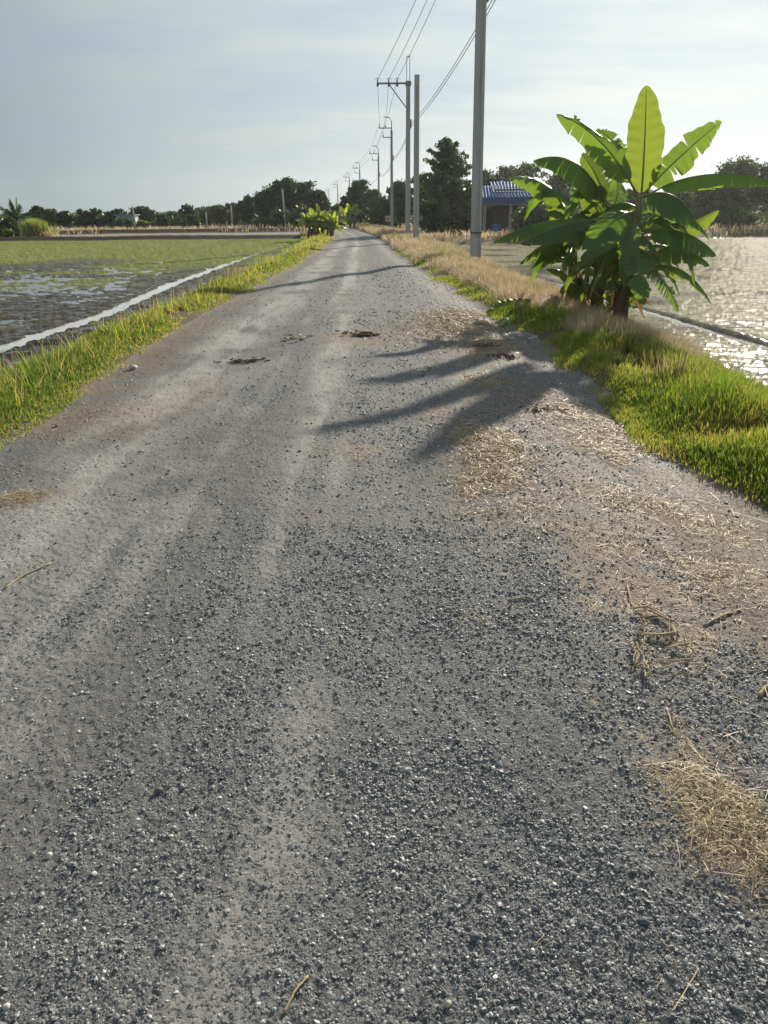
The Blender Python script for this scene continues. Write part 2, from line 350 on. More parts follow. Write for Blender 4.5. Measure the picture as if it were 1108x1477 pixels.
M = dict(road=mat_road(), stone=mat_stone(), mudL=mat_mud('paddy_mud_green', False), mudR=mat_mud('paddy_mud_pale', True), water=mat_water(), soil=mat_soil(), ground=mat_ground(),
    grass=mat_grass('verge_grass', [(0, (.34, .25, .14)), (.25, (.28, .25, .09)), (.5, (.15, .20, .038)), (.8, (.085, .145, .026)), (1, (.045, .085, .018))], (1.9, 1.9, 1.0), .5),
    dry=mat_grass('dry_grass', [(0, (.48, .38, .28)), (.4, (.40, .32, .20)), (.7, (.24, .22, .10)), (1, (.12, .15, .045))], (1.3, 1.25, 1.15), .4),
    straw=mat_grass('straw', [(0, (.16, .11, .06)), (.5, (.38, .28, .16)), (1, (.56, .45, .29))], (1, 1, 1), .15),
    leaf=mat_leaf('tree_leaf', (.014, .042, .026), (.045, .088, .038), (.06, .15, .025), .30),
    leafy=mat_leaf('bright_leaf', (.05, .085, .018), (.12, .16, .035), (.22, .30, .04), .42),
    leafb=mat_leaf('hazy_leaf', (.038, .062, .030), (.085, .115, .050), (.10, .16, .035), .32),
    ban=mat_banana('banana_leaf', (.050, .115, .045), (.115, .19, .062), (.14, .27, .025), (.30, .43, .035)),
    banY=mat_banana('banana_leaf_young', (.09, .14, .022), (.15, .19, .03), (.17, .25, .02), (.25, .32, .035), .54, .45),
    banL=mat_banana('banana_leaf_lime', (.15, .22, .03), (.24, .30, .05), (.42, .55, .04), (.62, .68, .07), .6, .42),
    banD=mat_banana('banana_leaf_dry', (.09, .065, .04), (.24, .165, .08), (.14, .09, .04), (.34, .22, .08), .35, .7),
    rib=flat('leaf_rib', (.17, .20, .06), .45), ribD=flat('leaf_rib_dry', (.20, .13, .06), .7), stem=mat_stem(), bark=mat_bark(), conc=mat_concrete(),
    steel=flat('galvanised_steel', (.22, .23, .23), .5, .6), dark=flat('dark_fitting', (.05, .05, .055), .5), wire=flat('aluminium_wire', (.13, .135, .14), .5, .4),
    blue=flat('blue_roof_sheet', (.055, .12, .29), .7, .0, .2, .25, 2), fascia=flat('blue_fascia', (.03, .07, .22), .4), wall=flat('brown_wall', (.085, .055, .045), .85), post=flat('grey_post', (.30, .30, .29), .8),
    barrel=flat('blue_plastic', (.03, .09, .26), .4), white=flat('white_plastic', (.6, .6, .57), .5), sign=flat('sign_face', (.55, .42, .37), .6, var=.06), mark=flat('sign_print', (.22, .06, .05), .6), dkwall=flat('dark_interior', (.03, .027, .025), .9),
    shed=flat('pale_shed_wall', (.42, .45, .48), .8), tin=flat('grey_tin', (.45, .46, .46), .5, .2), card=flat('faded_card', (.42, .39, .30), .9), twig=flat('dry_stalk', (.35, .27, .17), .85, var=.35, sc=20), brown=flat('dead_leaf', (.15, .095, .06), .9), rock=flat('grey_rock', (.10, .105, .115), .7, var=.4, sc=30), pale=flat('pale_rock', (.42, .41, .39), .7, sc=30))

# ------------------------------------------------------------------ ground sheets (one polar grid, split by zone)
def build_terrain():
    rs = [.03, .15, .35, .55]; r = .55
    while r < 420:
        d = max(.009, (r * r + 2.25) / 1.5 / 741 * .85); r += min(d, r * .16 + .0) if r < 100 else r * .10; rs.append(r)
        if 60 < r < 104: rs[-1] = r = rs[-2] + .38
    rs = np.array(rs)
    c = np.arange(-34, 34.001, 180 / math.pi / 741 * 1.05)
    side = np.concatenate([np.arange(34.4, 70, .6), np.arange(72, 180, 4)])
    th = np.radians(np.concatenate([-side[::-1], c, side])); nt = len(th); nr = len(rs)
    X = rs[:, None] * np.sin(th)[None]; Y = rs[:, None] * np.cos(th)[None]
    x = X.ravel(); y = Y.ravel(); z = height(x, y)
    V = np.stack([x, y, z], 1)
    i = np.arange(nr - 1)[:, None]; j = np.arange(nt)[None]; j2 = (j + 1) % nt
    F = np.stack([(i * nt + j).ravel(), (i * nt + j2 + 0 * i).ravel(), ((i + 1) * nt + j2).ravel(), ((i + 1) * nt + j).ravel()], 1)
    F = np.concatenate([F, np.stack([np.zeros(nt // 2 - 1, int), np.arange(1, nt - 2, 2)[:nt // 2 - 1], np.arange(2, nt - 1, 2)[:nt // 2 - 1], np.arange(3, nt, 2)[:nt // 2 - 1]], 1)]) if False else F
    F = F[:, ::-1]
    cx = V[F].mean(1); zn = zones(cx[:, 0], cx[:, 1])
    info = {0: ('road', M['road'], 'long grey gravel road running straight to the trees', 'road'), 1: ('verge', M['soil'], 'strips of bare soil under the grass along both road edges', 'verge'),
            2: ('field', M['mudL'], 'muddy green flooded rice paddy left of the road', 'paddy field'), 3: ('field', M['mudR'], 'pale glinting rice paddy right of the road behind the banana clump', 'paddy field'), 4: ('ground', M['ground'], 'brown and green waste ground beyond the paddies', 'ground')}
    for k, (nm, mt, lb, ct) in info.items():
        f = F[zn == k]; u, inv = np.unique(f, return_inverse=True); v = V[u]; f = inv.reshape(f.shape)
        at = {}
        if k == 0:
            a, b, c_, d = masks(v[:, 0], v[:, 1]); at = dict(loose=a, straw=b, soil=c_, pale=d)
        if k == 2:
            px, py = v[:, 0], v[:, 1]
            at = dict(algae=np.clip(ss(25, 40, py + 14 * (fbm(px * .15, py * .22, 4, 101) - .5) * 2) + .75 * ss(.53, .63, fbm(px * .22 + 3, py * .5, 4, 103)) * ss(-6, -9, px), 0, 1), wet=px * 0)
        if k == 3: at = dict(algae=ss(.25, .5, fbm(v[:, 0] * .35, v[:, 1] * .6, 4, 107)) * ss(.02, .30, dist_poly(v[:, 0], v[:, 1], FU)), wet=v[:, 0] * 0)
        if k == 4: at = dict(pond=ss(69.5, 71, v[:, 1]) * ss(87, 85, v[:, 1]) * (v[:, 0] < -5), dark_bund=np.maximum(ss(1.5, .5, abs(v[:, 1] - 67.4)), ss(2.2, .7, abs(v[:, 1] - 88))) * (v[:, 0] < -3))
        o = mesh_np(nm, v, f, mt, fattr=at); tag(o, lb, ct, kind='structure')
build_terrain()
# wide ground beneath everything, to the horizon
mb = MB(); k = 64
mb.add([(700 * math.cos(2 * math.pi * i / k), 700 * math.sin(2 * math.pi * i / k), -.75) for i in range(k)], [tuple(range(k))])
tag(mb.build('ground', M['ground'], attr='pond'), 'flat distant land reaching to the horizon', 'ground', kind='structure')
# standing water in both paddies
ys = np.arange(-30, LFAR + .1, 2.)
for side in (0, 1):
    V = []; F = []
    for i, yy in enumerate(ys if side == 0 else np.arange(-30, 62, 2.)):
        e = float(xL(np.array(yy)) - 1.1 if side == 0 else xR(np.array(yy)) + vwR(yy) * .72)
        V += [(e, yy, ZW), (-150 if side == 0 else 62, yy, ZW)]
        if i: F.append((2 * i - 2, 2 * i - 1, 2 * i + 1, 2 * i) if side == 0 else (2 * i, 2 * i + 1, 2 * i - 1, 2 * i - 2))
    o = mesh_np('water', V, np.array(F)[:, ::-1], M['water'], smooth=False)
    tag(o, 'shallow still water lying between mud clods left of the road' if side == 0 else 'bright sheet of shallow water in the paddy right of the road', 'water', kind='structure')

# water in the narrow left verge furrow, sky reflection painted as pale colour
t_ = NT('painted_sheen_water'); t_.pbr((.62, .62, .58), .08, .5, nrm=t_.bump(t_.noise(t_.pos(), 6., 3), .05, .03))
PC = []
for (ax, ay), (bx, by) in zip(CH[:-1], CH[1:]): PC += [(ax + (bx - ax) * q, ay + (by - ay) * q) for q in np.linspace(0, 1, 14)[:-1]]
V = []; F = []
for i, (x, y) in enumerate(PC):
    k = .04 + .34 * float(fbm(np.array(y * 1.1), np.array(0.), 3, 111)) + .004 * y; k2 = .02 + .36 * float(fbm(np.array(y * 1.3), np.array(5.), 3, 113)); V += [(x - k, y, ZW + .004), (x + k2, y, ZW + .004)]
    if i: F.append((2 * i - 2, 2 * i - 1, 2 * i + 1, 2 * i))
tag(mesh_np('water', V, np.array(F), t_.m, smooth=False), 'narrow water channel with painted pale sky sheen along the left verge', 'water', kind='structure')

# ------------------------------------------------------------------ loose gravel
def ico():
    p = (1 + 5 ** .5) / 2
    v = np.array([(-1, p, 0), (1, p, 0), (-1, -p, 0), (1, -p, 0), (0, -1, p), (0, 1, p), (0, -1, -p), (0, 1, -p), (p, 0, -1), (p, 0, 1), (-p, 0, -1), (-p, 0, 1)], float)
    f = np.array([(0, 11, 5), (0, 5, 1), (0, 1, 7), (0, 7, 10), (0, 10, 11), (1, 5, 9), (5, 11, 4), (11, 10, 2), (10, 7, 6), (7, 1, 8), (3, 9, 4), (3, 4, 2), (3, 2, 6), (3, 6, 8), (3, 8, 9), (4, 9, 5), (2, 4, 11), (6, 2, 10), (8, 6, 7), (9, 8, 1)])
    return v / np.linalg.norm(v[0]), f
def scatter_stones():
    pts = []
    for (r0, r1, n, smin, sg) in ((.75, 1.9, 210000, .0013, .72), (1.9, 3.6, 200000, .0019, .68), (3.6, 7, 100000, .0034, .56), (7, 13, 50000, .0068, .4), (13, 24, 22000, .011, .35)):
        th = np.radians(rng.uniform(-40, 40, n)); r = np.sqrt(rng.uniform(r0 ** 2, r1 ** 2, n)); x = r * np.sin(th); y = r * np.cos(th)
        lo, st, so, pa = masks(x, y); cp = ss(.38, .66, fbm(x * 4.5, y * 3.5, 3, 67)); p = (.13 + .66 * lo * (.35 + .65 * cp) + .20 * cp) * (1 - .85 * st) * (1 - .82 * so) * (1 - .6 * pa)
        p *= ss(-.02, .25, np.minimum(x - xL(y), xR(y) + .25 - x)) * .9 + .0
        k = rng.random(n) < p; s = smin * np.exp(rng.normal(0, sg, n)) * (1 + .25 * lo)
        big = rng.random(n) < .007; s = np.where(big, s * rng.uniform(1.5, 2.3, n), s); s = np.minimum(s, .0062 + .0011 * r)
        pts.append(np.stack([x, y, s], 1)[k])
    P = np.concatenate(pts); n = len(P)
    iv, jf = ico()
    V = iv[None] * np.exp(rng.normal(0, .16, (n, 12, 1)))
    V = V * np.stack([np.ones(n), rng.uniform(.55, 1, n), rng.uniform(.35, .75, n)], 1)[:, None]
    q = rng.normal(size=(n, 4)); q[:, 1:3] *= .35; q /= np.linalg.norm(q, axis=1)[:, None]; w, a, b, c = q.T
    Rm = np.stack([1 - 2 * (b * b + c * c), 2 * (a * b - c * w), 2 * (a * c + b * w), 2 * (a * b + c * w), 1 - 2 * (a * a + c * c), 2 * (b * c - a * w), 2 * (a * c - b * w), 2 * (b * c + a * w), 1 - 2 * (a * a + b * b)], 1).reshape(n, 3, 3)
    V = np.einsum('nij,nkj->nki', Rm, V) * P[:, 2][:, None, None]
    z = height(P[:, 0], P[:, 1]) + P[:, 2] * rng.uniform(-.15, .32, n)
    V += np.stack([P[:, 0], P[:, 1], z], 1)[:, None]
    sh = np.clip(rng.beta(1.5, 2.3, n) + (rng.random(n) < .035) * .5, 0, 1)
    F = (jf[None] + (np.arange(n) * 12)[:, None, None]).reshape(-1, 3)
    o = mesh_np('gravel', V.reshape(-1, 3), F, M['stone'], smooth=False, fattr=dict(shade=np.repeat(sh, 12)))
    tag(o, 'loose angular grey gravel scattered over the road', 'gravel', kind='stuff')
scatter_stones()

# ------------------------------------------------------------------ grass, straw
def blades(name, P, hgt, wid, lean, tint, mat, label, cat, twist=.5, flatten=False, curl=1.0):
    n = len(P); az = rng.uniform(0, 2 * math.pi, n); d = np.stack([np.cos(az), np.sin(az), 0 * az], 1)
    fa = az + math.pi / 2 + rng.normal(0, twist, n); s = np.stack([np.cos(fa), np.sin(fa), 0 * fa], 1)
    up = np.array([0, 0, 1.])
    L = []
    for t, wf in ((0, .8), (.38, 1.), (.72, .7), (1., 0)):
        c = P + up * (hgt * t * np.sqrt(np.clip(1 - (lean * t) ** 2 * .8, .05, 1)))[:, None] + d * (hgt * lean * t ** (1.6 * curl))[:, None]
        if t < 1: L += [c - s * (wid * wf / 2)[:, None], c + s * (wid * wf / 2)[:, None]]
        else: L.append(c)
    V = np.stack(L, 1); b = (np.arange(n) * 7)[:, None]
    T = np.concatenate([b + np.array(q) for q in ((0, 1, 3), (0, 3, 2), (2, 3, 5), (2, 5, 4), (4, 5, 6))], 0)
    o = mesh_np(name, V.reshape(-1, 3), T, mat, smooth=True, fattr=dict(tint=np.repeat(np.clip(tint, 0, 1), 7)))
    return tag(o, label, cat, kind='stuff')
def strip_points(side, y0, y1, n, s0, s1, yexp=1.0):
    y = y0 + (y1 - y0) * rng.random(n) ** yexp; w = (vwL(y) if side < 0 else vwR(y)); s = (s0 + (s1 - s0) * rng.random(n)) * w
    x = xL(y) - s if side < 0 else xR(y) + s
    return x, y, s / w
def verges():
    # left verge: bright green, browner at its edge with the road
    X, Y, S, Hm, Wd = [], [], [], [], []
    for (y0, y1, n, wd) in ((-1.5, 3.2, 30000, .0055), (3.2, 9, 52000, .0055), (9, 18, 48000, .009), (18, 36, 36000, .017), (36, 75, 22000, .034)):
        x, y, s = strip_points(-1, y0, y1, n, .0, .96); X.append(x); Y.append(y); S.append(s); Wd.append(np.full(n, wd))
    x, y, s, wd = map(np.concatenate, (X, Y, S, Wd)); n = len(x)
    cl = fbm(x * 1.8, y * 1.1, 3, 201); cl2 = fbm(x * 5, y * 4, 2, 203)
    keep = rng.random(n) < (ss(.0, .20, s + .36 * (cl - .5)) * ss(.36, .56, cl + .3 * cl2)); x, y, s, wd, cl, cl2 = [q[keep] for q in (x, y, s, wd, cl, cl2)]; n = len(x)
    h = (.04 + .155 * ss(.05, .45, s)) * (.25 + 1.2 * cl) * rng.uniform(.45, 1.3, n)
    tint = .60 + .9 * (cl - .5) + rng.normal(0, .18, n) - .35 * ss(.2, 0, s) - .22 * ss(20, 45, y) * rng.random(n)
    dry = rng.random(n) < .14 + .15 * ss(.6, .4, fbm(x * .7, y * .35, 3, 207)); tint[dry] = rng.uniform(0, .3, dry.sum())
    blades('grass', np.stack([x, y, height(x, y) - .01], 1), h, wd * rng.uniform(.8, 1.7, n), rng.uniform(.2, .98, n), tint, M['grass'], 'bright yellow green grass growing along the left edge of the road', 'grass')
    n = 1100; x, y, s = strip_points(-1, 4, 60, n, .15, .95, 1.6); h = rng.uniform(.22, .48, n); blades('grass', np.stack([x, y, height(x, y) - .01], 1), h, .003 + .00045 * y, rng.uniform(.1, .6, n), rng.choice([.1, .2, .45, .6], n), M['grass'], 'scattered tall thin seed stalks in the left verge', 'grass')
    # right verge: near green grass
    X, Y, S, Wd = [], [], [], []
    for (y0, y1, n, wd) in ((-1.5, 2.6, 42000, .0055), (2.6, 6, 60000, .0055), (6, 11, 60000, .0075), (11, 20, 34000, .011), (20, 45, 22000, .02)):
        x, y, s = strip_points(1, y0, y1, n, -.06, .98); X.append(x); Y.append(y); S.append(s); Wd.append(np.full(n, wd))
    x, y, s, wd = map(np.concatenate, (X, Y, S, Wd)); n = len(x)
    cl = fbm(x * 1.6, y * 1.2, 3, 211); cl2 = fbm(x * 5, y * 4, 2, 213); inner = np.interp(y, [0, 7.6, 8.8, 11.5, 13, 30, 50], [1.15, 1.0, .60, .40, .30, .22, .15])
    keep = rng.random(n) < ss(.0, .15, s + .36 * (cl - .5)) * ss(.36, .58, cl + .3 * cl2) * ss(inner + .12, inner - .12, s + .3 * (cl2 - .5)); x, y, s, wd, cl, cl2 = [q[keep] for q in (x, y, s, wd, cl, cl2)]; n = len(x)
    h = (.05 + .17 * ss(.05, .45, s)) * (.3 + 1.2 * cl) * rng.uniform(.5, 1.35, n)
    tint = .50 + .9 * (cl - .5) + rng.normal(0, .14, n) - .3 * ss(.12, 0, s)
    dry = rng.random(n) < .10; tint[dry] = rng.uniform(0, .3, dry.sum())
    blades('grass', np.stack([x, y, height(x, y) - .01], 1), h, wd * rng.uniform(.8, 1.7, n), rng.uniform(.12, .72, n), tint, M['grass'], 'lush lime green grass on the right verge in front of the banana clump', 'grass')
    # right verge: dry tan grass
    X, Y, S, Wd = [], [], [], []
    for (y0, y1, n, wd) in ((5, 13, 70000, .0045), (13, 22, 46000, .007), (22, 40, 40000, .013), (40, 90, 26000, .03)):
        x, y, s = strip_points(1, y0, y1, n, .05, 1.03); X.append(x); Y.append(y); S.append(s); Wd.append(np.full(n, wd))
    x, y, s, wd = map(np.concatenate, (X, Y, S, Wd)); n = len(x)
    cl = fbm(x * 1.3, y * .8, 3, 221); inner = np.interp(y, [0, 7.4, 8.8, 11.5, 13, 30, 50], [1.05, .85, .45, .30, .25, .15, .05])
    keep = rng.random(n) < ss(inner - .12, inner + .15, s + .3 * (cl - .5)) * ss(.25, .5, cl); x, y, s, wd, cl = [q[keep] for q in (x, y, s, wd, cl)]; n = len(x)
    gap = np.exp(-((x - 2.35) / .55) ** 2 - ((y - 11.6) / 1.2) ** 2); h = (1 - .75 * gap) * (.22 + .24 * cl) * rng.uniform(.4, 1.35, n) * np.interp(y, [8, 12, 20, 50, 90], [.78, .80, .74, .95, 1.25])
    tint = rng.beta(1.3, 2.0, n) + 1.1 * (fbm(x * .9, y * .5, 3, 223) - .5) + .12 * ss(13, 9, y)
    blades('dry_grass', np.stack([x, y, height(x, y) - .01], 1), h, wd * rng.uniform(.6, 1.3, n), rng.uniform(.2, .95, n), tint, M['dry'], 'dry tan grass on the right verge around the power poles', 'dry grass', curl=.8)
    # rough dry growth beyond the fields
    n = 26000; x = rng.uniform(-75, 60, n); y = np.where(x < -4, rng.uniform(86, 112, n), rfar(x) + rng.uniform(.5, 14, n)); y = np.where((x > -4) & (x < 4), rng.uniform(90, 110, n), y)
    keep = (rng.random(n) < ss(.35, .6, fbm(x * .15, y * .15, 3, 231))) & ((x < xL(y) - .5) | (x > xR(y) + .5)); x, y = x[keep], y[keep]; n = len(x)
    blades('dry_grass', np.stack([x, y, height(x, y) - .02], 1), rng.uniform(.25, .7, n), rng.uniform(.05, .11, n), rng.uniform(.1, .8, n), rng.beta(1.4, 2.2, n), M['dry'], 'low dry brown growth on the banks beyond both paddies', 'dry grass')
    # floating shoots in the right paddy
    n = 16000; x = rng.uniform(3.5, 26, n); y = rng.uniform(6, 50, n); k = (x > xR(y) + vwR(y)) & (y < rfar(x) - 1) & (rng.random(n) < ss(.42, .6, fbm(x * .5, y * .9, 3, 241))); x, y = x[k], y[k]; n = len(x)
    blades('rice_shoots', np.stack([x, y, np.full(n, ZW)], 1), rng.uniform(.015, .05, n), .004 + y * .0005, rng.uniform(.2, .9, n), rng.beta(2, 2, n), M['dry'], 'sparse low shoots poking out of the pale right paddy', 'rice shoots')
    n = 15000; y = rng.uniform(24, 64, n); x = rng.uniform(-45, -5, n); k = (x < xL(y) - vwL(y)) & (rng.random(n) < ss(.4, .6, fbm(x * .3, y * .4, 3, 251))); x, y = x[k], y[k]; n = len(x)
    blades('rice_shoots', np.stack([x, y, height(x, y) - .01], 1), rng.uniform(.02, .08, n), .004 + y * .0006, rng.uniform(.2, .9, n), .45 + .3 * rng.random(n), M['grass'], 'thin green film of shoots on the far left paddy', 'rice shoots')
verges()
def straw():
    P = []
    for (cx, cy, a, b, s, d) in PW:
        n = int(min(30000, 13000 * s * (a * b) * 6 + 120 * s)); 
        if s < .1: continue
        P.append(np.stack([cx + a * rng.normal(0, .75, n), cy + b * rng.normal(0, .75, n)], 1))
    P = np.concatenate(P); x, y = P.T; _, st, so, _ = masks(x, y)
    k = (rng.random(len(x)) < np.clip(.05 + 1.1 * st + .1 * so, 0, 1)) & (y > .7); x, y = x[k], y[k]; n = len(x)
    az = rng.uniform(0, 2 * math.pi, n); ln = rng.lognormal(math.log(.030), .65, n) * (1 + .06 * y); wd = .0007 + .0007 * rng.random(n) + .00038 * y
    d = np.stack([np.cos(az), np.sin(az), rng.normal(0, .22, n)], 1); sd = np.stack([-np.sin(az), np.cos(az), rng.normal(0, .3, n)], 1)
    c = np.stack([x, y, height(x, y) + .002 + (.010 + .02 * st[k]) * rng.random(n) ** 2], 1); md = np.stack([0 * x, 0 * x, ln * rng.uniform(0, .2, n)], 1) + sd * (ln * rng.normal(0, .08, n))[:, None]
    V = []
    for t in (-.5, 0, .5):
        q = c + d * (ln * t)[:, None] + (md if t == 0 else 0); V += [q - sd * wd[:, None] / 2, q + sd * wd[:, None] / 2]
    V = np.stack(V, 1); bb = (np.arange(n) * 6)[:, None]; F = np.concatenate([bb + np.array(q) for q in ((0, 1, 3, 2), (2, 3, 5, 4))], 0)
    o = mesh_np('straw', V.reshape(-1, 3), F, M['straw'], smooth=False, fattr=dict(tint=np.repeat(rng.random(n), 6)))
    tag(o, 'pale chopped straw littering the right side of the road', 'straw', kind='stuff')
straw()

# ------------------------------------------------------------------ banana plants
def leaf_geo(pts, hw, nrm, fold=.25, droop=.35, tear=.2, pet=.12, seed=0, ns=44, tip=1.0, nv=4):
    """banana blade along a smooth curve: returns V, F, attributes and the midrib path. pts: 3 control points"""
    rg = np.random.default_rng(seed); P0, P1, P2 = [np.asarray(p, float) for p in pts]
    C1 = 2 * P1 - .5 * (P0 + P2)
    t = np.linspace(0, 1, ns); C = ((1 - t) ** 2)[:, None] * P0 + (2 * t * (1 - t))[:, None] * C1 + (t ** 2)[:, None] * P2
    T = np.gradient(C, axis=0); T /= np.linalg.norm(T, axis=1)[:, None]
    N = np.asarray(nrm, float) - (T @ np.asarray(nrm, float))[:, None] * T; N /= np.linalg.norm(N, axis=1)[:, None] + 1e-9
    S = np.cross(T, N); L = np.sum(np.linalg.norm(np.diff(C, axis=0), axis=1))
    def wfn(s): return np.where((s > 0) & (s < 1), np.clip(np.sin(math.pi * np.clip(s, 0, 1) ** .82), 0, 1) ** .55 * (1 - .25 * s), 0)
    V = []; F = []; A = []; E = []; base = 0
    ip = lambda arr, tt: np.array([np.interp(tt, t, arr[:, i]) for i in range(3)])
    for side in (-1, 1):
        cuts = [pet]; s = pet
        while s < 1:
            s += ((rg.exponential(.26 * (1 - .7 * ss(.45, .95, s))) * (1 - tear) ** 1.2 + .014 + .02 * (1 - tear)) if tear > 0 else 2); cuts.append(min(s, 1.))
        for a, b in zip(cuts[:-1], cuts[1:]):
            m_ = max(2, int((b - a) / .03) + 2); tt = np.linspace(a, b, m_)
            sd = rg.normal(0, .40) * (tear + .08); gap = rg.uniform(.0, .30) * min(b - a, .06) * min(1, tear * 1.4) ; sh = rg.uniform(.9, 1.03) - (rg.random() < tear * .15) * rg.uniform(.05, .30)
            deep = rg.uniform(.3, .85)
            for q, tq in enumerate(tt):
                c = ip(C, tq); Tq = ip(T, tq); Nq = ip(N, tq); Sq = ip(S, tq); sN = (tq - pet) / (1 - pet); w = hw * float(wfn(np.clip(sN, .004, .996))) * sh * (1 + .05 * math.sin(sN * 17 + seed + side) + .03 * math.sin(sN * 41 + seed * 2 + side * 2))
                for v in range(nv + 1):
                    f = v / nv; g = max(0, (f - deep) / (1 - deep)) * gap * (1 if q == 0 else -1 if q == m_ - 1 else 0) * L
                    lat = Sq * side * w * f * math.cos(fold * (1 - .4 * f)) + Nq * w * f * math.sin(fold) + Tq * (w * f * .22 + g)
                    drp = (droop + sd) * w * f ** 1.7
                    lat = lat - np.array([0, 0, 1.]) * drp + Nq * .010 * math.sin(tq * 60 + seed) * f * (hw / .2)
                    l0 = np.linalg.norm(lat - Tq * g); 
                    if l0 > w * f * 1.05 and l0 > 1e-6: lat = lat * (w * f * 1.05 / l0)
                    V.append(c + lat); A.append(tq * L); E.append(max(0., f * 2.5 - 1.5) * (.35 + tear) + max(0, sN * 6 - 5) * .6)
            for q in range(m_ - 1):
                for v in range(nv):
                    a0 = base + q * (nv + 1) + v; quad = (a0, a0 + 1, a0 + nv + 2, a0 + nv + 1); F.append(quad if side > 0 else quad[::-1])
            base += m_ * (nv + 1)
    return np.array(V), np.array(F), np.array(A), np.array(E), C
def add_leaf(root, o3, pts, hw, nrm, mat, ribmat, tint=.5, label=None, rib=.012, name='leaf', k=6, **kw):
    V, F, A, E, C = leaf_geo(pts, hw, nrm, **kw)
    lf = mesh_np(name, V - o3, F, mat, root, True, dict(vein=A, edge=np.clip(E, 0, 1), tint=np.full(len(V), tint) + rng.normal(0, .02)))
    mb = MB(); rr = np.linspace(1, .18, len(C)) * rib; mb.tube((C - o3)[::2], rr[::2], k); mb.build('midrib', ribmat, lf, True)
    if label: lf['label'] = label
    return lf
CX = lambda x, y, Y: W(700 + x / 2.716, 110 + y / 2.716, Y)      # enlarged-detail position -> world
